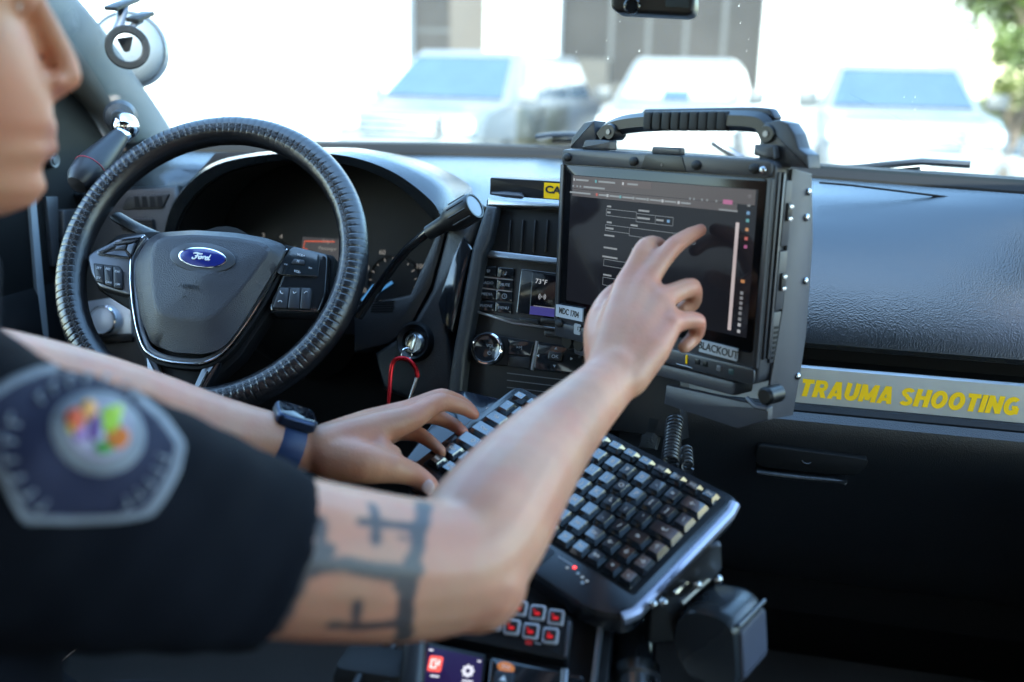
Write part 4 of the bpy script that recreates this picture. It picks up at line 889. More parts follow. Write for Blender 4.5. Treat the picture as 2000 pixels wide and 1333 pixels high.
b = B(); lathe(b, [(0, .008), (.012, .008), (.014, .004), (.014, -.02), (0, -.02)], 20, axis_m(P(1330, 1215, .90), MM.to_3x3() @ Vector((0, 1, 0)))); part('clip_button', b, m_flat, mic, I4)
# ================================================================== smartphone between the hand and the keyboard
FPH = Frame(FB.M @ Vector((0, 0, -.035)), FB.X, FB.Z)
tl, tr_, bl_ = FPH.uv(893, 760), FPH.uv(1000, 784), FPH.uv(800, 935)
ang = math.atan2(tr_[1] - tl[1], tr_[0] - tl[0])
ph = thing('smartphone', 'black smartphone lying beside the keyboard under the left hand', 'phone', FPH.M @ T(*tl, 0) @ Matrix.Rotation(ang, 4, 'Z'))
PM = MW[ph.name]; pl = math.hypot(bl_[0] - tl[0], bl_[1] - tl[1])
b = B(); prism(b, rrect(.040, -pl / 2, .080, pl, .012), -.009, 0, .002, 3, .002); part('phone_body', b, m_dsilver, ph, PM)
b = B(); prism(b, rrect(.040, -pl / 2, .077, pl - .003, .011), 0, .0006, .0003); part('phone_screen', b, mat('phone_glass', (.010, .012, .018), .08), ph, PM)
b = B(); ball(b, (.052, -.022, .0007), (.003, .003, .0004), 12, 6); part('screen_icon', b, glow('icon_dim', (.5, .6, .7), .05), ph, PM)
# ================================================================== equipment console below
FE = Frame(P(1010, 1235, .90), (1, .10, -.06), Vector((0, -.62, .78)))
con = thing('equipment_console', 'black equipment console between the seats with a silver edge', 'console', T(FE.o.x, FE.o.y + .05, .46))
b = B(); prism(b, FE.poly([(790, 1240), (880, 1110), (1200, 1175), (1185, 1350), (1170, 1700), (760, 1700)], -.012), -.30, -.012, .003); part('console_body', b, m_black, con, FE.M)
b = B(); prism(b, FE.poly([(1169, 1215), (1178, 1216), (1160, 1360), (1150, 1360)], 0), -.02, .002, .001); part('console_edge', b, m_silver, con, FE.M)
sir = thing('siren_controller', 'black siren control panel with rows of red lit buttons', 'control panel', FE.M)
b = B(); prism(b, rnd(FE.poly([(850, 1150), (1118, 1205), (1106, 1290), (838, 1236)], .008), .003), -.03, .008, .002); part('panel_case', b, m_black, sir, FE.M)
b = B(); prism(b, FE.poly([(1109, 1213), (1117, 1214), (1108, 1284), (1100, 1283)], .010), 0, .0105, .001); part('panel_edge', b, m_dsilver, sir, FE.M)
m_bfr = mat('button_frame', (.34, .32, .34), .4); m_bcap = mat('button_cap', (.02, .012, .012), .3); m_bred = glow('button_red', (1.0, .02, .03), .12)
cols = [(965, 1217), (1000, 1225), (1037, 1233), (1075, 1242), (930, 1209), (895, 1201), (980, 1180), (1014, 1188), (1050, 1197), (1086, 1206), (945, 1172)]
for px, py in cols:
    u, v = FE.uv(px, py, .010); s_ = .0148
    b = B(); prism(b, rrect(u, v, s_, s_, .003), .006, .0115, .0012); bt = part('button_frame', b, m_bfr, sir, FE.M)
    b = B(); prism(b, rrect(u, v - .0002, s_ * .72, s_ * .68, .002), .0115, .0125, .0005); part('button_cap', b, m_bcap, sir, FE.M)
    b = B(); prism(b, rrect(u, v - .0018, .005, .0028, .0008), .0125, .0129); prism(b, rrect(u - .0026 + random.uniform(-.001, .002), v + .0012, .0018, .0014, .0004), .0125, .0129); part('button_glyph', b, m_bred, sir, FE.M)
b = B(); prism(b, rrect(*FE.uv(1033, 1254, .009), .006, .005, .001), .008, .0088); part('panel_mark', b, mat('red_print', (.5, .02, .02), .5), sir, FE.M)
for x0 in (1044, 1060, 1074): b = B(); prism(b, FE.poly([(x0, 1254), (x0 + 12, 1257), (x0 + 12, 1260), (x0, 1257)], .0085), .008, .0086); part('panel_print', b, m_grey, sir, FE.M)
# radio with a colour screen
rad = thing('radio_display', 'radio control head with a blue screen showing a red icon and a gear', 'radio', FE.M @ T(*FE.uv(890, 1310), 0))
b = B(); prism(b, rnd(FE.poly([(826, 1252), (950, 1278), (936, 1400), (812, 1400)], .004), .003), -.04, .004, .002); part('radio_case', b, m_black, rad, FE.M)
b = B(); prism(b, rnd(FE.poly([(835, 1262), (943, 1286), (932, 1400), (824, 1400)], .005), .002), .004, .0048, .0003); part('radio_screen', b, glow('radio_blue', (.035, .02, .13), .10), rad, FE.M)
b = B(); prism(b, rrect(*FE.uv(850, 1297, .005), .0125, .014, .0022), .0048, .0052); part('red_icon', b, glow('icon_red', (.85, .10, .08), .35), rad, FE.M)
b = B(); u, v = FE.uv(850, 1297, .005)
tube(b, [(u - .0036, v - .0036, .0054), (u - .0036, v + .0036, .0054), (u + .0010, v + .0036, .0054)], .0006, 4); tube(b, [(u - .0036, v - .0036, .0054), (u + .001, v - .0036, .0054), (u + .001, v + .0010, .0054), (u - .001, v + .001, .0054)], .0006, 4); tube(b, [(u + .0032, v + .0036, .0054), (u + .0032, v - .001, .0054)], .0006, 4); part('icon_mark', b, glow('icon_white', (.9, .9, .9), .35), rad, FE.M)
u, v = FE.uv(914, 1311, .005); b = B(); gp = []
for i in range(32): a = 2 * PI * i / 32; r0 = .0058 if (i % 4) < 2 else .0044; gp.append((u + r0 * math.cos(a), v + r0 * math.sin(a)))
prism(b, gp, .0048, .0052); part('gear_icon', b, glow('gear_white', (.75, .75, .85), .28), rad, FE.M)
b = B(); lathe(b, [(0, .0003), (.0022, .0003), (.0022, 0)], 16, T(u, v, .0052)); part('gear_hole', b, MATS['radio_blue'], rad, FE.M)
for px, py, w_ in ((849, 1321, .008), (913, 1331, .010), (842, 1270, .004), (936, 1292, .003)): b = B(); prism(b, rrect(*FE.uv(px, py, .005), w_, .0014, .0004), .0048, .0052); part('icon_caption', b, MATS['gear_white'], rad, FE.M)
spk = thing('radio_handset', 'black radio handset with orange oval button beside the blue screen', 'radio', FE.M @ T(*FE.uv(1040, 1315), 0))
b = B(); prism(b, rnd(FE.poly([(958, 1284), (1142, 1322), (1128, 1450), (944, 1410)], .004), .004), -.03, .006, .003); part('handset_case', b, m_gloss, spk, FE.M)
b = B(); prism(b, ell(*FE.uv(988, 1304, .007), .0078, .0045, 24, -.15), .006, .0085, .0008); part('orange_button', b, glow('button_orange', (.85, .30, .08), .12), spk, FE.M)
text('button_text', 'SOS', .0045, m_white, spk, at(FE, 988, 1304, .0088, -.15))
b = B(); prism(b, rrect(*FE.uv(984, 1328, .007), .017, .015, .002), .006, .0085, .0008); part('arrow_key', b, mat('handset_key', (.03, .035, .045), .35), spk, FE.M)
b = B(); prism(b, [(-.0035, -.002), (.0035, -.002), (0, .003)], 0, .0004); part('arrow_mark', b, m_white, spk, at(FE, 983, 1326, .0087, -.1))
b = B(); tube(b, [(*FE.uv(1104, 1312), .004), (*FE.uv(1100, 1380), .004)], .0035, 10); part('handset_edge', b, m_dsilver, spk, FE.M)
# coiled cords
def cord(a, bb, r, turns, wire, lab, m=m_rubber):
    b = B(); tube(b, coil(a, bb, r, turns), wire, 6); return solo('coiled_cord', b, m, lab, 'cord', I4)
m_cord = mat('cord_black', (.03, .03, .033), .35)
cord(P(1318, 822, 1.13), P(1308, 905, 1.08), .0085, 13, .0019, 'black coiled cord hanging below the tablet, left of a second coil', m_cord)
cord(P(1340, 880, 1.14), P(1342, 915, 1.09), .0060, 5, .0019, 'short black coiled cord right of the coil below the tablet', m_cord)
cord(P(812, 1248, .90), P(800, 1400, .80), .0085, 20, .0022, 'black coiled cord beside the blue radio screen, below the elbow', m_cord)
for i, (pts, lab) in enumerate((([(745, 1258, .93), (720, 1290, .9), (690, 1345, .86)], 'thin black cable running down left of the coiled cord'), ([(770, 1262, .92), (748, 1300, .9), (760, 1350, .86)], 'looped black cable behind the coiled cord by the elbow'))):
    b = B(); tube(b, spline([P(*p) for p in pts], 16), .0035, 8); solo('cable', b, m_cord, lab, 'cable', I4)
b = B(); box(b, (0, 0, 0), (.07, .05, .05), .012); solo('cable_connector', b, m_rubber, 'dark plug cluster beside the seat left of the coiled cord', 'connector', T(*P(735, 1330, .90)))
# side rail of the console below the tablet (light vertical bar seen left of the coils)
b = B(); prism(b, FK.poly([(1262, 805), (1300, 812), (1280, 880), (1245, 876)], .0), -.02, 0, .006); part('stack_side_rail', b, MATS['rail_texture'], car, FK.M)
# ================================================================== key and carabiner
key = thing('ignition_key', 'steel key with ring in the ignition lock', 'key', T(*P(800, 680, 1.25)))
b = B(); prism(b, rnd([(-.006, -.011), (.006, -.011), (.007, .009), (.003, .013), (-.003, .013), (-.007, .009)], .003), -.0012, .0012, .0006); part('key_bow', b, m_steel, key, axis_m(P(803, 672, 1.262), Vector((-.5, -.8, .3))))
b = B(); c0 = P(794, 692, 1.255); x_, y_, d_ = basis(Vector((.6, -.6, .1))); tube(b, [c0 + (x_ * math.cos(t) + y_ * math.sin(t)) * .0075 for t in [2 * PI * k / 24 for k in range(24)]], .0009, 6, closed=True); part('key_ring', b, m_chrome, key, I4)
cb = thing('carabiner', 'red aluminium carabiner hanging from the ignition key', 'carabiner', T(*P(785, 790, 1.26)))
m_redal = mat('red_anodised', (.50, .012, .02), .25, metal=.75)
b = B(); tube(b, spline([P(x, y, 1.25) for x, y in [(816, 738), (812, 720), (800, 705), (785, 700), (770, 705), (764, 725), (761, 765), (759, 800), (768, 812), (780, 806)]], 60), .0028, 10); part('hook', b, m_redal, cb, I4)
b = B(); tube(b, [P(814, 738, 1.25), P(796, 795, 1.25)], .0026, 10); part('gate', b, m_steel, cb, I4)
# ================================================================== spotlight handle on the pillar, spotlight head outside, ring mount, dash camera
sh_ = thing('spotlight', 'pillar spotlight with black teardrop handle inside and round grey lamp outside', 'spotlight', T(*P(240, 250, 1.38)))
b = B(); lathe(b, [(0, -.01), (.022, -.01), (.024, 0), (.020, .010), (.012, .014), (.011, .03), (0, .03)], 28, axis_m(P(236, 228, 1.45), Vector((.45, -.85, -.1)))); part('mount_boss', b, mat('boss_grey', (.06, .065, .07), .4), sh_, I4)
b = B(); ball(b, P(245, 247, 1.375), .0185, 28, 18); part('chrome_joint', b, m_chrome, sh_, I4)
g0, g1 = P(238, 262, 1.37), P(150, 362, 1.30); gd = g1 - g0; L = gd.length
b = B(); lathe(b, [(0, -.004), (.010, -.004), (.012, .004), (.0165, L * .3), (.0215, L * .6), (.0225, L * .75), (.020, L * .9), (.013, L * 1.0), (0, L * 1.03)], 28, axis_m(g0, gd)); part('grip', b, mat('grip_rubber', (.02, .02, .024), .42), sh_, I4)
b = B(); lathe(b, [(.0224, L * .700), (.0231, L * .703), (.0231, L * .712), (.0224, L * .715)], 28, axis_m(g0, gd)); part('red_line', b, mat('red_inlay', (.35, .03, .05), .5), sh_, I4)
b = B(); lathe(b, [(.0125, -.006), (.014, 0), (.0125, .006)], 24, axis_m(g0, gd)); part('grip_collar', b, m_chrome, sh_, I4)
sl = sh_
c0 = P(252, 98, 1.66); b = B(); lathe(b, [(0, .03), (.03, .028), (.052, .016), (.060, 0), (.0595, -.03), (.045, -.07), (0, -.09)], 36, axis_m(c0, Vector((.35, -.9, .1)))); part('lamp_shell', b, mat('lamp_grey', (.16, .18, .20), .35), sl, I4)
b = B(); lathe(b, [(.060, -.004), (.064, 0), (.060, .006)], 36, axis_m(c0, Vector((.35, -.9, .1)))); part('lamp_rim', b, mat('lamp_rim', (.22, .24, .26), .3, metal=.5), sl, I4)
rm = thing('ring_mount', 'black ring phone mount hinged on the windshield in front of the spotlight', 'phone mount', T(*P(245, 60, 1.50)))
c0 = P(249, 93, 1.48); vd = (Vector(CAM) - c0).normalized()
b = B(); lathe(b, [(.0205, -.002), (.0205, .002), (.0225, .0034), (.0300, .0034), (.0318, .002), (.0318, -.002), (.0300, -.0034), (.0225, -.0034), (.0205, -.002)], 48, axis_m(c0, vd + Vector((.05, 0, .12)))); part('ring', b, m_black, rm, I4)
b = B(); tube(b, [P(228, 62, 1.485), P(236, 40, 1.49), P(240, 14, 1.50)], [.009, .008, .010], 12, flat=.6); tube(b, [P(252, 60, 1.488), P(262, 48, 1.493), P(272, 40, 1.50)], [.007, .007, .009], 10, flat=.6); part('arm', b, m_dsilver, rm, I4)
for px, py, w_, h_ in ((239, 8, .056, .024), (274, 33, .040, .024)):
    b = B(); prism(b, rrect(0, 0, w_, h_, .003), -.003, .003, .001, 2, .001); part('clamp_plate', b, m_black, rm, axis_m(P(px, py, 1.50), Vector((0, -.35, 1))) @ Matrix.Rotation(-.15, 4, 'Z'))
b = B(); prism(b, rnd([(-.012, 0), (.012, .004), (.006, -.018), (-.002, -.02)], .003), -.004, .004, .001); part('ring_clip', b, m_flat, rm, axis_m(P(244, 76, 1.49), vd))
dc = thing('dash_camera', 'black dash camera hanging from the windshield top near the center', 'camera', T(*P(1272, 12, 1.0)))
FDC = Frame(P(1272, 12, 1.0), (1, .08, 0), Vector((-.1, -1, .1)))
b = B(); prism(b, rnd(FDC.poly([(1191, -60), (1357, -60), (1357, 10), (1352, 26), (1340, 31), (1204, 24), (1192, 14)]), .005), -.03, 0, .004, 3, .004); part('camera_body', b, m_black, dc, FDC.M)
b = B(); u, v = FDC.uv(1235, 12); lathe(b, [(.0085, 0), (.0085, .002), (.007, .003), (.006, .001), (0, .001)], 24, T(u, v, 0)); part('camera_lens', b, m_gloss, dc, FDC.M)
b = B(); prism(b, FDC.poly([(1300, -60), (1345, -60), (1345, 16), (1300, 14)], .0005), 0, .0008, .0003); part('camera_screen', b, mat('cam_screen', (.012, .022, .028), .45), dc, FDC.M)
b = B(); tube(b, [FDC.M @ Vector((0, .03, -.015)), FDC.M @ Vector((0, .075, .0))], .012, 12); part('camera_stem', b, m_black, dc, I4)

# ================================================================== driver's seat
seat = thing('driver_seat', 'black driver seat behind the person in uniform', 'seat', T(-.70, .15, .46))
b = B(); box(b, (-.68, .38, .555), (.50, .56, .14), .04); part('seat_cushion', b, m_carpet, seat, I4)
b = B(); box(b, (0, 0, 0), (.46, .12, .66), .05); part('backrest', b, m_carpet, seat, T(-.72, .02, .90) @ Matrix.Rotation(-.22, 4, 'X'))
b = B(); box(b, (0, 0, 0), (.26, .09, .18), .04); part('headrest', b, m_carpet, seat, T(-.72, -.10, 1.33) @ Matrix.Rotation(-.15, 4, 'X'))

# ================================================================== person
def rcone(bm, p0, r0, p1, r1, n=14):
    p0 = Vector(p0); p1 = Vector(p1); L_ = (p1 - p0).length
    pr = [(r0 * math.sin(PI / 2 * k / 4), -r0 * math.cos(PI / 2 * k / 4)) for k in range(5)] + [(r1 * math.cos(PI / 2 * k / 4), L_ + r1 * math.sin(PI / 2 * k / 4)) for k in range(5)]
    pr[0] = (0, -r0); pr[-1] = (0, L_ + r1)
    lathe(bm, pr, n, axis_m(p0, p1 - p0 if L_ > 1e-6 else Vector((0, 0, 1))))
def chain(bm, pts, n=14):
    """pts: (place, radius); smoothly interpolated"""
    ps = spline([p for p, _ in pts], (len(pts) - 1) * 3); rs = [v.x for v in spline([(r, 0, 0) for _, r in pts], (len(pts) - 1) * 3)]
    for i in range(len(ps) - 1): rcone(bm, ps[i], rs[i], ps[i + 1], rs[i + 1], n)
def fuse(bm, voxel, smooth, it, name):
    me = bpy.data.meshes.new(name); bmesh.ops.recalc_face_normals(bm, faces=bm.faces); bm.to_mesh(me); bm.free()
    o = bpy.data.objects.new('tmp', me)
    r = o.modifiers.new('r', 'REMESH'); r.mode = 'VOXEL'; r.voxel_size = voxel; r.use_smooth_shade = True
    s = o.modifiers.new('s', 'SMOOTH'); s.factor = smooth; s.iterations = it
    out = bake(o); bpy.data.objects.remove(o); out.name = name; out.materials.clear(); return out
PP = lambda px, py, d, r: (P(px, py, d), r)
bm = B()
# right arm, reaching to the screen
SR = P(60, 985, .565)
chain(bm, [(SR, .060), PP(300, 1035, .605, .056), PP(520, 1080, .635, .053), PP(660, 1100, .66, .0515), PP(800, 1112, .69, .0495), PP(890, 1100, .715, .048), PP(938, 1045, .742, .0490), PP(985, 975, .775, .0465), PP(1050, 890, .825, .040), PP(1120, 815, .875, .0325), PP(1180, 755, .918, .0275), PP(1205, 725, .932, .027)], 18)
rcone(bm, P(925, 1130, .715), .040, P(880, 1112, .708), .044)           # elbow point
wr = P(1198, 738, .928)
MC = {'i': (P(1222, 562, .985), .0135), 'm': (P(1255, 560, .980), .0135), 'r': (P(1289, 587, .970), .0130), 'l': (P(1311, 632, .957), .0120)}
for k, off in (('i', (1185, 725, .930, .0225)), ('m', (1200, 725, .930, .0225)), ('r', (1212, 730, .928, .0220)), ('l', (1226, 738, .925, .0200))):
    p, r = MC[k]; w0 = PP(*off); rcone(bm, w0[0], w0[1], p.lerp(w0[0], .45), .0185); rcone(bm, p.lerp(w0[0], .45), .0185, p, r)
rcone(bm, MC['i'][0], .0125, MC['m'][0], .0125); rcone(bm, MC['m'][0], .0125, MC['r'][0], .012); rcone(bm, MC['r'][0], .012, MC['l'][0], .0115)
def tow(p, d): return p + (Vector(CAM) - p).normalized() * d
for k, off in (('i', (1185, 725, .930)), ('m', (1198, 722, .930)), ('r', (1210, 728, .928)), ('l', (1222, 735, .926))):
    p = MC[k][0]; w0 = P(*off); rcone(bm, tow(p, .0045), .0108, tow(p, .004), .0108); rcone(bm, tow(p.lerp(w0, .75), .0135), .004, tow(p.lerp(w0, .12), .0080), .0046, 8)
def finger(bm, pts):
    chain(bm, pts, 14)
    q = tow(pts[2][0], .0012); rcone(bm, q, pts[2][1] * .99, q + Vector((0, 0, .0008)), pts[2][1] * .99, 10)
finger(bm, [MC['i'], PP(1242, 520, .994, .0108), PP(1260, 484, 1.004, .0100), PP(1284, 478, 1.032, .0088), PP(1302, 494, 1.05, .0078)])
finger(bm, [MC['m'], PP(1285, 518, .990, .0110), PP(1316, 482, 1.000, .0100), PP(1348, 460, 1.016, .0086), PP(1369, 450, 1.028, .0072)])
finger(bm, [MC['r'], PP(1322, 571, .982, .0108), PP(1351, 563, .995, .0102), PP(1353, 592, 1.018, .0088), PP(1334, 603, 1.012, .0080)])
finger(bm, [MC['l'], PP(1338, 626, .966, .0098), PP(1362, 630, .975, .0092), PP(1358, 656, .990, .0080), PP(1337, 678, .980, .0074)])
finger(bm, [PP(1185, 700, .945, .0215), PP(1173, 655, .970, .0175), PP(1172, 622, .985, .0135), PP(1192, 582, 1.015, .0112), PP(1222, 560, 1.035, .0100)])
# left arm, hand over the keyboard
chain(bm, [PP(-60, 740, .80, .046), PP(90, 765, .85, .0445), PP(250, 798, .905, .0405), PP(420, 845, .955, .0355), PP(540, 862, .988, .0275), PP(605, 880, 1.003, .0235)], 18)
SLp = P(-520, 760, .82); chain(bm, [(SLp, .055), PP(-290, 790, .80, .050), PP(-60, 740, .80, .046)], 16)
LM = {'i': (P(806, 815, 1.045), .0145), 'm': (P(800, 804, 1.072), .0135), 'r': (P(786, 822, 1.092), .0125), 'l': (P(772, 842, 1.095), .0115)}
for k, off in (('i', (630, 875, 1.0, .0235)), ('m', (640, 868, 1.012, .0225)), ('r', (640, 880, 1.022, .020)), ('l', (640, 892, 1.026, .018))):
    p, r = LM[k]; w0 = PP(*off); rcone(bm, w0[0], w0[1], p.lerp(w0[0], .5), .0200); rcone(bm, p.lerp(w0[0], .5), .0200, p, r)
rcone(bm, LM['i'][0], .0125, LM['m'][0], .0125); rcone(bm, LM['m'][0], .0125, LM['r'][0], .012); rcone(bm, LM['r'][0], .0115, LM['l'][0], .011)
finger(bm, [LM['i'], PP(838, 795, 1.060, .0118), PP(864, 786, 1.076, .0105), PP(903, 796, 1.090, .0088), PP(926, 810, 1.094, .0072)])
finger(bm, [LM['m'], PP(838, 785, 1.094, .0112), PP(866, 776, 1.112, .0100), PP(902, 788, 1.130, .0086), PP(924, 806, 1.130, .0072)])
finger(bm, [LM['r'], PP(826, 812, 1.100, .0100), PP(856, 816, 1.102, .0092), PP(886, 830, 1.096, .0080), PP(906, 846, 1.078, .0066)])
finger(bm, [LM['l'], PP(800, 846, 1.090, .0092), PP(822, 851, 1.084, .0086), PP(846, 868, 1.068, .0074), PP(864, 884, 1.054, .0062)])
finger(bm, [PP(650, 893, .997, .0240), PP(710, 905, .992, .0215), PP(765, 915, 1.000, .0158), PP(806, 927, 1.008, .0125), PP(838, 948, 1.006, .0102)])
# web between thumb and index
rcone(bm, P(745, 880, 1.01), .014, P(770, 885, 1.012), .008)
# head, from nose-relative slices
FAZ = R_(47); fw = Vector((math.sin(FAZ), math.cos(FAZ), -.05)).normalized(); lf = Vector((0, 0, 1)).cross(fw).normalized(); up = fw.cross(lf)
N = P(163, 154, .70)
HM = Matrix(((fw.x, lf.x, up.x, N.x), (fw.y, lf.y, up.y, N.y), (fw.z, lf.z, up.z, N.z), (0, 0, 0, 1)))
sl_ = [(.165, -.10, -.14, .02), (.158, -.07, -.17, .045), (.14, -.05, -.195, .063), (.11, -.036, -.212, .074), (.085, -.030, -.217, .077), (.068, -.026, -.217, .077), (.052, -.036, -.215, .076), (.036, -.037, -.21, .0745), (.018, -.030, -.20, .073), (0, -.025, -.19, .071), (-.012, -.022, -.178, .068), (-.022, -.021, -.17, .066), (-.032, -.0195, -.16, .063), (-.041, -.0245, -.155, .061), (-.050, -.021, -.15, .058), (-.062, -.030, -.145, .054), (-.076, -.0255, -.14, .048), (-.088, -.034, -.13, .037), (-.097, -.055, -.11, .02)]
rows_ = []
for z, xf_, xb_, w_ in sl_:
    c = -.105 if xf_ > -.105 else (xf_ + xb_) / 2; row = []
    for k in range(40):
        t = 2 * PI * k / 40; ct, st = math.cos(t), math.sin(t)
        x = c + (xf_ - c) * (ct if ct > 0 else 0) + (c - xb_) * (ct if ct < 0 else 0)
        y = w_ * math.copysign(abs(st) ** (.86), st); row.append(HM @ Vector((x, y, z)))
    rows_.append(row)
V_ = loft(bm, rows_, True); bm.faces.new(V_[0]); bm.faces.new(V_[-1][::-1])
h = lambda x, y, z: HM @ Vector((x, y, z))
chain(bm, [(h(-.034, 0, .058), .0075), (h(-.022, 0, .034), .0080), (h(-.013, 0, .014), .0088), (h(-.0102, 0, .001), .0100)])
rcone(bm, h(-.012, 0, -.002), .0088, h(-.020, 0, -.012), .0055)
for s in (1, -1):
    rcone(bm, h(-.019, s * .0105, -.002), .0066, h(-.027, s * .0125, -.001), .006)
    rcone(bm, h(-.042, s * .031, .050), .0125, h(-.042, s * .030, .049), .0125)
    rcone(bm, h(-.034, s * .016, .068), .008, h(-.045, s * .048, .066), .007)
    rcone(bm, h(-.115, s * .075, .045), .012, h(-.108, s * .077, .005), .009)
    rcone(bm, h(-.026, s * .010, -.036), .007, h(-.031, s * .021, -.040), .0045); rcone(bm, h(-.026, s * .008, -.047), .0075, h(-.031, s * .018, -.044), .0045)
rcone(bm, h(-.0245, .006, -.034), .0065, h(-.0245, -.006, -.034), .0065); rcone(bm, h(-.0255, .005, -.048), .0078, h(-.0255, -.005, -.048), .0078)
NB_ = h(-.135, 0, -.17)
chain(bm, [(h(-.12, 0, -.03), .055), (h(-.125, 0, -.09), .056), (NB_, .062)])
body_me = fuse(bm, .0030, .5, 7, 'body')
# ink, blush, lip colour and nostril shading stored on the skin
bvh = BVHTree.FromPolygons([v.co.copy() for v in body_me.vertices], [tuple(p.vertices) for p in body_me.polygons])
def hit(px, py, tree):
    d = Vector(ray(px, py)).normalized(); r = tree.ray_cast(Vector(CAM), d); return r
strokes_t = [([(827, 985), (818, 1040), (803, 1108), (793, 1180), (785, 1250)], 13), ([(588, 1103), (671, 1103), (740, 1114), (800, 1124)], 11), ([(627, 1018), (626, 1060), (624, 1098), (596, 1125), (575, 1165), (560, 1200)], 9), ([(728, 990), (733, 1055)], 8), ([(706, 1020), (760, 1024), (827, 1032)], 7), ([(640, 1075), (612, 1112)], 12), ([(697, 1180), (692, 1228)], 7), ([(650, 1222), (710, 1224), (785, 1217)], 8), ([(782, 1050), (800, 1054)], 3), ([(560, 1200), (540, 1235)], 6), ([(810, 1108), (790, 1140)], 14)]
segs = []
for pts, wpx in strokes_t:
    q = [hit(x, y, bvh)[0] for x, y in pts]; q = [p for p in q if p is not None]
    for a, b_ in zip(q, q[1:]): segs.append((np.array(a), np.array(b_), wpx * 1.3 * .68 / FPX))
co = np.zeros(len(body_me.vertices) * 3); body_me.vertices.foreach_get('co', co); co = co.reshape(-1, 3)
ink = np.zeros(len(co)); flush = np.zeros(len(co)); lip_nostril = np.zeros(len(co))
jag = 1.08 + .22 * np.sin(co[:, 0] * 210 + 2 * np.sin(co[:, 2] * 120)) * np.sin(co[:, 1] * 170 + co[:, 2] * 160)
for a, b_, wd_ in segs:
    ab = b_ - a; q_ = co - a; t = np.clip((q_[:, 0] * ab[0] + q_[:, 1] * ab[1] + q_[:, 2] * ab[2]) / float((ab * ab).sum()), 0, 1); d = np.sqrt(((q_ - t[:, None] * ab) ** 2).sum(axis=1)); ink = np.maximum(ink, np.clip((wd_ * jag - d) / .003 + .5, 0, 1))
def blob(arr, p, r, k=1.0):
    d = np.linalg.norm(co - np.array(p), axis=1); np.maximum(arr, k * np.exp(-(d / r) ** 2), out=arr)
for k in ('i', 'm', 'r', 'l'): blob(flush, MC[k][0], .016, .8); blob(flush, LM[k][0], .014, .5)
for px, py, d_ in ((1369, 450, 1.028), (1351, 563, .995), (1362, 630, .975), (926, 810, 1.094), (838, 948, 1.006), (930, 1150, .70), (906, 846, 1.078)): blob(flush, P(px, py, d_), .016, .9)
blob(flush, h(-.03, -.05, 0), .035, .8); blob(flush, h(-.008, 0, 0), .014, .7); blob(flush, h(-.02, -.012, 0), .012, .8)
blob(lip_nostril, h(-.017, -.008, -.0095), .0055, 1.0); blob(lip_nostril, h(-.017, .008, -.0095), .0055, 1.0)  # nostril hollows shaded by colour through the lip mask
for y in (-.018, -.009, 0, .009, .018): blob(lip_nostril, h(-.019 - abs(y) * .35, y, -.0365), .0075, .9); blob(lip_nostril, h(-.02 - abs(y) * .35, y, -.047), .0075, .9)
def blotch_at(p): return max(0.0, min(1.0, .5 + 1.1 * noise.noise(Vector(p) * 24) + .7 * noise.noise(Vector(p) * 70)))
blotch = np.array([blotch_at(p) for p in co])
for nm, arr in (('blotch', blotch), ('ink', ink), ('flush', flush), ('lip_nostril', lip_nostril)):
    at_ = body_me.attributes.new(nm, 'FLOAT', 'POINT'); at_.data.foreach_set('value', arr.astype(np.float32))
m_skin = mat('skin', (.50, .245, .155), .43, bump=.5, bscale=330, var=.15, vscale=16, sss=.18, spec=.4)
t_ = m_skin.node_tree; pb = t_.nodes['Principled BSDF']; src = pb.inputs['Base Color'].links[0].from_socket
for nm, colr, fac in (('blotch', (.50, .17, .11), .45), ('flush', (.52, .18, .12), .8), ('lip_nostril', (.42, .16, .14), .8), ('ink', (.035, .045, .055), .92)):
    an = t_.nodes.new('ShaderNodeAttribute'); an.attribute_name = nm; mu = t_.nodes.new('ShaderNodeMath'); mu.operation = 'MULTIPLY'; mu.inputs[1].default_value = fac
    mx = t_.nodes.new('ShaderNodeMix'); mx.data_type = 'RGBA'; mx.inputs[7].default_value = (*colr, 1)
    t_.links.new(an.outputs['Fac'], mu.inputs[0]); t_.links.new(mu.outputs[0], mx.inputs[0]); t_.links.new(src, mx.inputs[6]); src = mx.outputs[2]
t_.links.new(src, pb.inputs['Base Color'])
person = thing('person', 'person in dark navy uniform shirt touching the tablet, tattoo on the upper arm', 'person', T(-.68, .3, .62))
part('body', body_me, m_skin, person, I4, auto=180)
# nails
m_nail = mat('nail', (.56, .36, .32), .25)
def nail(px, py, d, nrm, r=.0052, el_=1.35):
    b = B(); M_ = axis_m(P(px, py, d), nrm); ball(b, (0, 0, 0), (r, r * el_, .0022), 12, 8); part('fingernail', b, m_nail, person, M_)
nail(836, 952, .9965, Vector((.15, -.75, .45)), .0066, 1.2)
# shirt: torso, shoulders, sleeves
bm = B()
SL2 = SLp
sl_pts = spline([SR + Vector((-.03, -.01, .01)), P(170, 1005, .58), P(300, 1035, .60), P(420, 1066, .622), P(538, 1098, .642)], 16); rs_ = [.080, .078, .075, .071, .066, .0605]
tube(bm, sl_pts, [float(np.interp(i / (len(sl_pts) - 1), np.linspace(0, 1, 6), rs_)) for i in range(len(sl_pts))], 36)
rcone(bm, SR, .078, SR + Vector((-.05, 0, .01)), .085)
chest = Vector((-.60, .44, 1.06)); rcone(bm, chest + Vector((.10, -.02, 0)), .125, chest + Vector((-.10, .04, 0)), .125); pel = Vector((-.68, .24, .74))
rcone(bm, chest + Vector((.08, -.02, -.02)), .12, pel + Vector((.06, 0, 0)), .13); rcone(bm, chest + Vector((-.10, .03, -.02)), .12, pel + Vector((-.06, 0, 0)), .13)
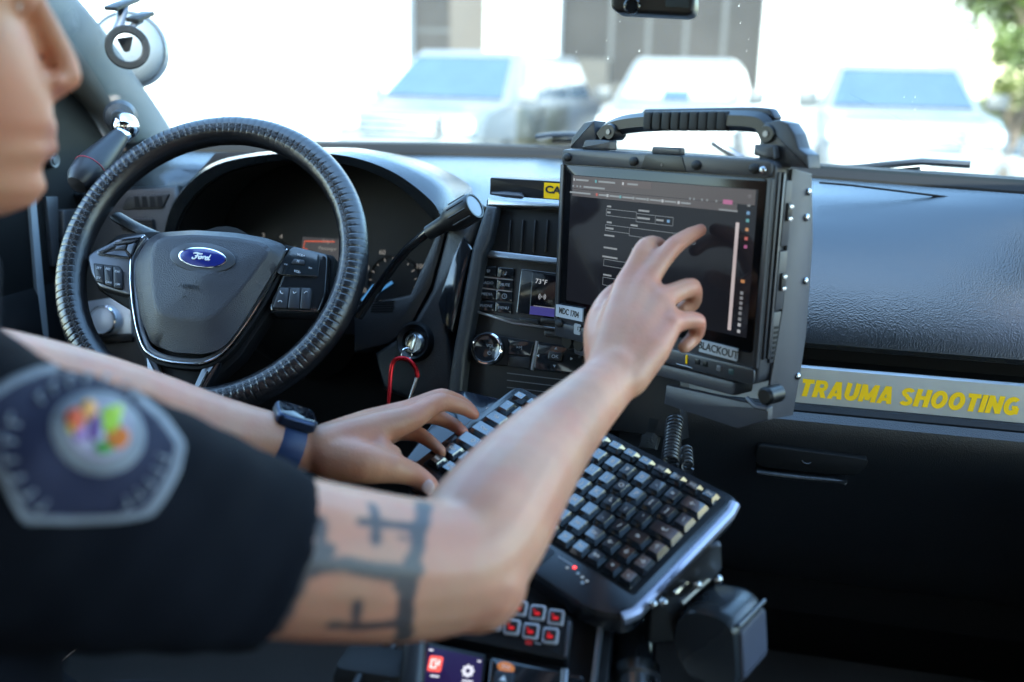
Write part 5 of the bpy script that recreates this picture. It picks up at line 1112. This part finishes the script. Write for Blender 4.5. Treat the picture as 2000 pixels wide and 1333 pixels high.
rcone(bm, SR + Vector((-.04, .0, .015)), .075, NB_ + Vector((0, 0, -.03)), .070); rcone(bm, NB_ + Vector((0, 0, -.03)), .070, SL2, .075); rcone(bm, SL2, .075, chest, .12)
tube(bm, spline([SL2, P(-400, 775, .81), P(-260, 790, .80)], 8), [.075, .072, .070, .068, .066, .064, .062, .060, .060][:len(spline([SL2, P(-400, 775, .81), P(-260, 790, .80)], 8))], 24)
rcone(bm, NB_ + Vector((0, 0, -.02)), .076, NB_ + Vector((.006, .010, .022)), .070)
shirt_me = fuse(bm, .0050, .5, 5, 'shirt')
nrm_ = [v.normal.copy() for v in shirt_me.vertices]
for v, vn in zip(shirt_me.vertices, nrm_):   # soft folds
    p = v.co.copy(); f = noise.noise(p * 11) * .0045 + noise.noise(Vector((p.x * 34, p.y * 34, p.z * 16))) * .0016 + .0006 * math.sin((p.x * 1.2 + p.y * .8 - p.z * 1.4) * 95 + 3 * noise.noise(p * 9)); v.co = p + vn * f
m_shirt = mat('uniform_cloth', (.0042, .0052, .0092), .9, bump=.6, bscale=900, var=.25, vscale=8, spec=.12)
part('shirt', shirt_me, m_shirt, person, I4, auto=180)
sbvh = BVHTree.FromPolygons([v.co.copy() for v in shirt_me.vertices], [tuple(p.vertices) for p in shirt_me.polygons])
def decal(nm, pts, off, m, par, step=14, thick=.0008, lab=None):
    b = B(); vs_ = [b.verts.new((x, y, 0)) for x, y in pts]
    es = [b.edges.new((vs_[i], vs_[(i + 1) % len(vs_)])) for i in range(len(vs_))]
    bmesh.ops.triangle_fill(b, edges=es, use_beauty=True)
    for _ in range(4):
        le = [e for e in b.edges if e.calc_length() > step]
        if not le: break
        bmesh.ops.subdivide_edges(b, edges=le, cuts=1); bmesh.ops.triangulate(b, faces=b.faces[:])
    dead = []
    for v in b.verts:
        loc, n_, _, _ = hit(v.co.x, v.co.y, sbvh)
        if loc is None: dead.append(v)
        else: v.co = loc + n_ * off
    if dead: bmesh.ops.delete(b, geom=dead, context='VERTS')
    o = part(nm, b, m, par, I4, label=lab); s = o.modifiers.new('thickness', 'SOLIDIFY'); s.thickness = thick; s.offset = 1; return o
m_pgrey = mat('patch_thread_grey', (.20, .215, .26), .7, bump=.6, bscale=700); m_pnavy = mat('patch_navy', (.006, .008, .036), .8, bump=.5, bscale=700)
p_out = [(-60, 830), (-30, 775), (20, 742), (70, 722), (130, 714), (195, 730), (260, 765), (320, 815), (362, 872), (350, 925), (322, 975), (296, 1010), (240, 1020), (130, 1024), (45, 1022), (22, 985), (0, 930), (-60, 900)]
pc = Vector((150, 880)); sc2 = lambda k: [tuple(pc + (Vector(p) - pc) * k) for p in p_out]
patch = decal('shoulder_patch', rnd(p_out, 14, 3), .0012, m_pgrey, person, 14, .001, 'grey and navy shield patch with a colorful round seal')
decal('patch_field', rnd(sc2(.90), 12, 3), .0024, m_pnavy, patch)
decal('patch_seal', ell(188, 852, 92, 78, 30, .25), .0034, m_pgrey, patch); decal('seal_ring', ell(188, 852, 82, 69, 30, .25), .0042, mat('seal_silver', (.19, .205, .24), .7), patch); decal('seal_field', ell(188, 850, 66, 56, 26, .25), .0050, mat('seal_lilac', (.30, .27, .36), .7), patch)
for (x, y, a, b_), (nm, c_) in zip([(140, 830, 17, 20), (166, 812, 16, 18), (208, 832, 22, 26), (225, 866, 22, 20), (180, 845, 15, 26), (150, 858, 15, 12), (200, 884, 18, 11), (134, 845, 10, 10), (222, 814, 12, 11), (190, 862, 10, 10)], [('red', (.75, .12, .05)), ('orange', (.85, .40, .12)), ('lime', (.45, .70, .06)), ('orange2', (.85, .22, .03)), ('violet', (.20, .10, .35)), ('lilac', (.40, .22, .55)), ('green', (.10, .42, .08)), ('yellow', (.85, .65, .05)), ('lime2', (.60, .75, .15)), ('pale', (.65, .70, .72))]):
    decal('seal_color', ell(x, y, a, b_, 14), .0058, mat('thread_' + nm, tuple(v_ * .7 for v_ in c_), .75), patch)
random.seed(5)
def glyph_arc(c, r, a0, a1, n, sz):
    for i in range(n):
        a = R_(a0 + (a1 - a0) * i / (n - 1)); x = c[0] + r * math.cos(a); y = c[1] + r * .92 * math.sin(a); q = a + PI / 2
        ex, ey = Vector((math.cos(q), math.sin(q))) * sz * .5, Vector((math.cos(a), math.sin(a))) * sz
        o_ = Vector((x, y)); w3 = .28
        decal('patch_letter', [tuple(o_ - ex - ey * .7), tuple(o_ - ex * (1 - w3 * 2) - ey * .7), tuple(o_ - ex * (1 - w3 * 2) + ey * .4), tuple(o_ + ex + ey * .4), tuple(o_ + ex + ey * .75), tuple(o_ - ex + ey * .75)], .0036, m_pgrey, patch, 12)
glyph_arc((170, 875), 152, 128, 200, 6, 20); glyph_arc((175, 870), 140, 15, 62, 5, 17); glyph_arc((170, 868), 128, 225, 315, 7, 15)
# trousers, collar, hair
bm = B()
for kx in (-.60, -.77):
    chain(bm, [(Vector((kx, .24, .70)), .10), (Vector((kx, .50, .715)), .088), (Vector((kx + .01, .78, .72)), .068), (Vector((kx + .01, .92, .60)), .055), (Vector((kx, 1.02, .53)), .050)])
part('trousers', fuse(bm, .008, .5, 4, 'trousers'), mat('trouser_cloth', (.005, .0055, .008), .9, bump=.5, bscale=800), person, I4, auto=180)
bm = B(); rows_ = []
for z, xf_, xb_, w_ in [(.170, -.10, -.14, .03), (.162, -.068, -.174, .052), (.144, -.046, -.202, .069), (.11, -.050, -.220, .080), (.085, -.075, -.225, .083), (.05, -.12, -.223, .082), (.0, -.135, -.20, .077), (-.03, -.14, -.175, .07)]:
    rows_.append([h(-.11 + (xf_ + .11) * max(0, math.cos(2 * PI * k / 36)) + (xb_ + .11) * max(0, -math.cos(2 * PI * k / 36)), w_ * math.sin(2 * PI * k / 36), z) for k in range(36)])
V_ = loft(bm, rows_, True); bm.faces.new(V_[0]); part('hair', bm, mat('hair_dark', (.015, .011, .009), .6, bump=1.0, bscale=500), person, I4)
for s in (1, -1):
    b = B(); ball(b, h(-.0455, s * .031, .0480), .0118, 16, 12); part('eye', b, m_white, person, I4)
# ================================================================== wrist watch
ax_ = (P(605, 880, 1.003) - P(540, 862, 988 / 1000)).normalized(); wc = P(556, 870, .994)
vup = Vector((-.10, -.10, 1)); vup = (vup - ax_ * vup.dot(ax_)).normalized(); vs2 = ax_.cross(vup)
MWt = Matrix(((ax_.x, vs2.x, vup.x, wc.x), (ax_.y, vs2.y, vup.y, wc.y), (ax_.z, vs2.z, vup.z, wc.z), (0, 0, 0, 1)))
watch = thing('wrist_watch', 'dark blue smart watch with square face on the left wrist', 'watch', MWt)
b = B(); rows_ = []
for k in range(41):
    t = 2 * PI * k / 40; row = []
    for x, r in ((-.0125, 0), (-.0125, .0022), (-.011, .003), (.011, .003), (.0125, .0022), (.0125, 0)): row.append(Vector((x, math.cos(t) * (.0278 + r), math.sin(t) * (.0272 + r))))
    rows_.append(row)
loft(b, rows_); part('strap', b, mat('strap_navy', (.012, .035, .11), .5, bump=.2, bscale=500), watch, MWt)
MC2 = MWt @ Matrix.Rotation(-.10, 4, 'X') @ T(-.002, 0, .0315)
b = B(); prism(b, rrect(0, 0, .041, .038, .009, 6), -.006, .0065, .0035, 4, .003); part('watch_case', b, mat('watch_alu', (.03, .045, .085), .32, metal=.7), watch, MC2)
b = B(); prism(b, rrect(0, 0, .036, .032, .007, 6), .006, .0072, .0005); part('watch_glass', b, mat('watch_glass', (.006, .007, .010), .07), watch, MC2)
b = B(); lathe(b, [(0, .003), (.003, .003), (.0034, .002), (.0034, 0)], 20, T(.0195, .004, .0) @ Matrix.Rotation(PI / 2, 4, 'Y')); part('crown', b, m_dsilver, watch, MC2)

# ================================================================== outside: building, vehicles, trees
def atd(px, d):      # ground place at a pixel column and depth
    p = P(px, 160, d); return Vector((p.x, p.y, 0))
BY = 24.0
bld = thing('office_building', 'pale office building with tall dark window bays behind the parked cars', 'building', T(0, BY, 0))
m_wall = mat('white_stucco', (.55, .54, .52), .9, bump=.3, bscale=20, vscale=.8, var=.05); m_tan = mat('tan_column', (.062, .050, .040), .85, vscale=1); m_bglass = mat('window_tint', (.021, .018, .016), .35, var=.5, vscale=.4, spec=.15); m_bframe = mat('window_frame_grey', (.035, .035, .035), .6); m_beige = mat('beige_sill', (.045, .038, .030), .8)
def bx(px, y=BY): return onY(px, 160, y).x
def wall(nm, x0, x1, z0, z1, y0=BY, dep=.6, m=m_wall):
    b = B(); box(b, ((x0 + x1) / 2, y0 + dep / 2, (z0 + z1) / 2), (x1 - x0, dep, z1 - z0)); return part(nm, b, m, bld, I4, smooth=False)
xa, xb2, xc, xd, xe = bx(797), bx(945), bx(1087), bx(1482), bx(1893); xt = bx(875)
wall('wall', -34, xa, 0, 9); wall('wall', xb2, xc, 0, 9); wall('wall', xd, xe, 0, 9)
wall('wall', xa, xb2, 0, .9); wall('wall', xc, xd, 0, .8); wall('wall', xa, xb2, 7.6, 9); wall('wall', xc, xd, 7.6, 9)
wall('sill_panel', xc, bx(1185), .8, 1.95, BY + .15, .4, m_beige); wall('sill_panel', bx(1185), xd, .8, 1.4, BY + .15, .4, m_beige)
wall('column', xt, xb2 - .002, .9, 7.6, BY + .1, .45, m_tan)
def window(x0, x1, z0, z1, nx, nz):
    fr = wall('window', x0, x1, z0, z1, BY + .42, .05, m_bframe); dx = (x1 - x0) / nx; dz = (z1 - z0) / nz
    for i in range(nx):
        for j in range(nz):
            b = B(); box(b, (x0 + dx * (i + .5), BY + .405, z0 + dz * (j + .5)), (dx - .10, .02, dz - .10)); part('pane', b, m_bglass, fr, I4, smooth=False)
window(xa, xt, .9, 7.6, 1, 4); window(xc, bx(1185), 1.95, 7.6, 1, 3); window(bx(1185), xd, 1.4, 7.6, 4, 3)
b = B(); box(b, ((xe - 34) / 2, BY + 6, 9.1), (xe + 34 + .4, 12.6, .2)); part('roof', b, m_wall, bld, I4, smooth=False)
b = B(); box(b, (xe - .3, BY + 6.3, 4.5), (.6, 11.4, 9)); part('wall', b, m_wall, bld, I4, smooth=False)

m_cg = mat('car_glass', (.035, .055, .075), .06, spec=1.0, coat=1.0); m_tyre = mat('tyre', (.015, .015, .015), .85); m_rim = mat('rim_alloy', (.45, .45, .46), .35, metal=.8); m_lamp = mat('headlamp', (.55, .57, .6), .1, coat=.6); m_grille = mat('grille_dark', (.030, .033, .036), .4)
def suv(name, label, cat, M, paint, side=None, wd=.98, roof=1.76, hoodz=1.14, ln=4.9, truck=False, glare=False):
    t_ = thing(name, label, cat, M, 'vehicles parked facing the patrol car')
    def q(nm, b, m, par=None, **k): return part(nm, b, m, par or t_, M, **k)
    low = [(.02, .30), (-.06, .45), (-.06, .62), (.0, .80), (.05, hoodz - .12), (.20, hoodz - .05), (1.15, hoodz + .02), (1.3, hoodz + .02), (ln - .1, hoodz + .02), (ln, .95), (ln - .02, .4), (ln - .3, .28), (.3, .26)]
    rows_ = []
    for x, k in ((-wd, .0), (-wd + .02, .5), (-wd + .10, 1), (0, 1.0), (wd - .10, 1), (wd - .02, .5), (wd, 0)):
        rows_.append([Vector((x, (y + (.18 * (1 - k) if y < 1 else -.05 * (1 - k))) + (.10 * (x / wd) ** 2 if y < .3 else 0), z - (.05 * (1 - k) if z > .9 else 0))) for y, z in low])
    b = B(); V_ = loft(b, rows_, True); b.faces.new(V_[0]); b.faces.new(V_[-1][::-1]); q('car_body', b, paint, auto=40)
    # cabin
    tb = 2.9 if truck else ln - .35
    base = [(-wd + .05, 1.10), (wd - .05, 1.10), (wd - .05, tb), (-wd + .05, tb)]; top = [(-wd + .24, 1.82), (wd - .24, 1.82), (wd - .24, tb - .25), (-wd + .24, tb - .25)]
    b = B(); zs = hoodz + .0
    r0 = [b.verts.new((x, y, zs)) for x, y in rnd(base, .08, 3)]; r1 = [b.verts.new((x, y, roof - .06)) for x, y in rnd(top, .10, 3)]; r2 = [b.verts.new((x * .93, y + (.06 if y < 2 else -.06), roof)) for x, y in rnd(top, .10, 3)]
    loop_faces(b, r0, r1); loop_faces(b, r1, r2); b.faces.new(r2); b.faces.new(r0[::-1]); q('cabin', b, paint, auto=40)
    def L3(a, c, t): return tuple(a[i] + (c[i] - a[i]) * t for i in range(3))
    def face(nm, p4, i0, i1, j0, j1, nrm, m, th=.012):
        A, B_, C_, D_ = p4   # bottom-left, bottom-right, top-right, top-left
        f = lambda s, t: Vector(L3(L3(A, B_, s), L3(D_, C_, s), t)); pts = [f(i0, j0), f(i1, j0), f(i1, j1), f(i0, j1)]; b = B(); nn = Vector(nrm).normalized()
        a = [b.verts.new(p + nn * .004) for p in pts]; c = [b.verts.new(p + nn * (.004 + th)) for p in pts]; loop_faces(b, a, c); b.faces.new(c); b.faces.new(a[::-1]); return q(nm, b, m, smooth=False)
    zt_ = roof - .06
    W4 = [(-wd + .05, 1.10, zs), (wd - .05, 1.10, zs), (wd - .24, 1.82, zt_), (-wd + .24, 1.82, zt_)]
    face('windshield', W4, .05, .95, .08, .93, (0, -.6, .75), m_cg)
    face('windshield_seal', W4, .05, .95, .055, .08, (0, -.6, .75), m_grille, .016); face('windshield_seal', W4, .05, .95, .93, .945, (0, -.6, .75), m_grille, .016)
    if glare:
        for i0, i1, j0, j1 in ((.07, .38, .10, .91), (.38, .60, .30, .91), (.60, .93, .10, .91)): face('glare_sheet', W4, i0, i1, j0, j1, (0, -.6, .75), m_glare, .0145)  # pale sheets stand in for the bright reflection on this windshield
    b = B(); tube(b, [(-.75, .14, hoodz - .055), (-.4, .10, hoodz - .04), (0, .09, hoodz - .035), (.4, .10, hoodz - .04), (.75, .14, hoodz - .055)], .012, 6); q('hood_gap', b, m_grille)
    for s in (-1, 1):
        p4 = [(s * (wd - .05), 1.10, zs), (s * (wd - .05), tb, zs), (s * (wd - .24), tb - .25, zt_), (s * (wd - .24), 1.82, zt_)]
        for i0, i1 in (((.17, .50), (.54, .93)) if truck else ((.14, .38), (.41, .66), (.69, .95))): face('side_window', p4, i0, i1, .10, .88, (s, 0, .3), m_cg)
        if side:
            for y0, y1 in ((1.25, 2.25), (2.30, 3.2)): b = B(); box(b, (s * (wd + .004), (y0 + y1) / 2, .72), (.02, y1 - y0, .72), .008); dr = q('door', b, side); b = B(); box(b, (s * (wd + .03), y1 - .2, .95), (.04, .2, .03), .01); part('handle', b, m_grille, dr, M)
        b = B(); box(b, (s * (wd + .13), 1.32, hoodz + .11), (.25, .12, .20), .03); mr_ = q('side_mirror', b, m_grille if not side else paint); b = B(); box(b, (s * (wd + .01), 1.34, hoodz + .06), (.06, .05, .04), .01); part('mirror_arm', b, m_grille, mr_, M)
        b = B(); box(b, (s * (wd - .22), .06, hoodz - .26), (.36, .12, .16), .03); q('headlight', b, m_lamp)
        b = B(); box(b, (s * (wd - .25), -.03, .50), (.20, .06, .09), .02); q('fog_lamp', b, m_grille)
        for y in (.95, ln - 1.0):
            Mx = T(s * (wd - .12), y, .37) @ Matrix.Rotation(PI / 2, 4, 'Y')
            b = B(); lathe(b, [(.20, -.12), (.35, -.12), (.37, -.09), (.37, .09), (.35, .12), (.20, .12)], 28, Mx); wl = q('wheel', b, m_tyre); b = B(); lathe(b, [(0, s * .10), (.08, s * .11), (.20, s * .09), (.225, s * .12), (.225, s * .08)], 24, Mx); part('rim', b, m_rim, wl, M)
    b = B(); box(b, (0, -.01, hoodz - .27), (1.05, .06, .24), .02); gr = q('grille', b, m_grille)
    for i in range(3): b = B(); box(b, (0, -.045, hoodz - .35 + i * .08), (1.0, .02, .025), .005); part('grille_bar', b, m_rim, gr, M)
    b = B(); box(b, (0, -.07, .56), (1.72, .10, .20), .04); bp_ = q('bumper', b, paint); b = B(); box(b, (0, -.125, .58), (.32, .01, .15)); part('license_plate', b, m_wall, bp_, M, smooth=False)
    return t_
m_glare = mat('glare_pale', (.30, .31, .31), .5); pw = mat('paint_white', (.125, .13, .135), .3, coat=.3, var=.02); ps = mat('paint_pearl', (.16, .16, .155), .3, coat=.3, var=.02); pt_ = mat('paint_truck', (.14, .145, .15), .3, coat=.3, var=.02)
def facing(px, d, rz): p = atd(px, d); return T(p.x, p.y, 0) @ Matrix.Rotation(rz, 4, 'Z')
suv('parked_suv', 'silvery white SUV with darker yellowish doors parked left, its side showing', 'car', facing(780, 11.6, R_(-9)), pw, mat('door_yellowish', (.038, .034, .018), .3, coat=.3), roof=1.78)  # doors get a darker, yellower tone than the body
suv('parked_suv', 'pearl white SUV parked in the middle, half behind the tablet handle', 'car', facing(1305, 13.2, R_(-2)), ps, roof=1.80, hoodz=1.15, glare=True)
suv('parked_pickup', 'silvery pickup truck parked right, square windshield and black mirrors', 'truck', facing(1800, 11.0, R_(1)), pt_, roof=1.74, hoodz=1.18, ln=5.6, truck=True)
# trees
m_bark = mat('bark', (.10, .075, .055), .9, bump=.8, bscale=30)
def leafmat(nm, c):
    m = mat(nm, c, .55, var=.3, vscale=2.0); b = m.node_tree.nodes['Principled BSDF']; b.inputs['Transmission Weight'].default_value = 0; b.inputs['Subsurface Weight'].default_value = .0; return m
def tree(label, base, H, cr, leaf, n, seed, cat='tree', nm='tree', lsz=.11):
    random.seed(seed); t_ = thing(nm, label, cat, T(*base)); bz_ = Vector(base)
    b = B(); tp_ = bz_ + Vector((.2, 0, H * .55)); tube(b, spline([bz_, bz_ + Vector((.05, 0, H * .3)), tp_, bz_ + Vector((.1, .1, H * .85))], 12), [.16 * H / 6 * (1 - i / 15) for i in range(len(spline([bz_, bz_, tp_, tp_], 12)))], 10); cl = []
    for i in range(11):
        a = random.uniform(0, 2 * PI); e = bz_ + Vector((math.cos(a) * cr * random.uniform(.3, .85), math.sin(a) * cr * random.uniform(.3, .85), H * random.uniform(.5, .98))); s0 = bz_ + Vector((.1, 0, H * random.uniform(.3, .6)))
        tube(b, spline([s0, s0.lerp(e, .5) + Vector((0, 0, .2)), e], 6), [.05, .045, .04, .03, .025, .02, .015][:len(spline([s0, s0, e], 6))], 6); cl.append((e, cr * random.uniform(.28, .5)))
    part('trunk', b, m_bark, t_, I4)
    vs_, fs = [], []
    for i in range(n):
        c, r = random.choice(cl); d = Vector((random.gauss(0, 1), random.gauss(0, 1), random.gauss(0, .8))); d = d.normalized() * r * random.uniform(.35, 1.05); p = c + d
        u = Vector((random.gauss(0, 1), random.gauss(0, 1), random.gauss(0, .6))).normalized(); v = u.cross(Vector((random.gauss(0, 1), random.gauss(0, 1), random.gauss(0, 1)))).normalized(); s = lsz * random.uniform(.6, 1.3); k = len(vs_)
        vs_ += [p - u * s, p + v * s * .45 + u * s * .1, p + u * s, p - v * s * .45 + u * s * .1]; fs.append((k, k + 1, k + 2, k + 3))
    me = bpy.data.meshes.new('crown'); me.from_pydata([tuple(v) for v in vs_], [], fs); part('crown', me, leaf, t_, I4, smooth=False)
lf1 = leafmat('leaf_green', (.060, .085, .014)); lf2 = leafmat('leaf_yellow_green', (.085, .10, .022))
p = atd(2030, 19.5); tree('leafy green tree at the right edge beyond the pickup', (p.x, p.y, 0), 4.3, 1.75, lf1, 6500, 11)
p = atd(2150, 22); tree('taller tree behind the right edge of the view, partly hidden', (p.x, p.y, 0), 7.5, 2.6, lf2, 5200, 12)
p = atd(1985, 16.5); tree('low pale shrub right of the pickup by the windshield edge', (p.x, p.y, 0), 1.7, .75, lf2, 1800, 13, 'shrub', 'shrub', .07)

bpy.data.scenes.remove(TMPSC)
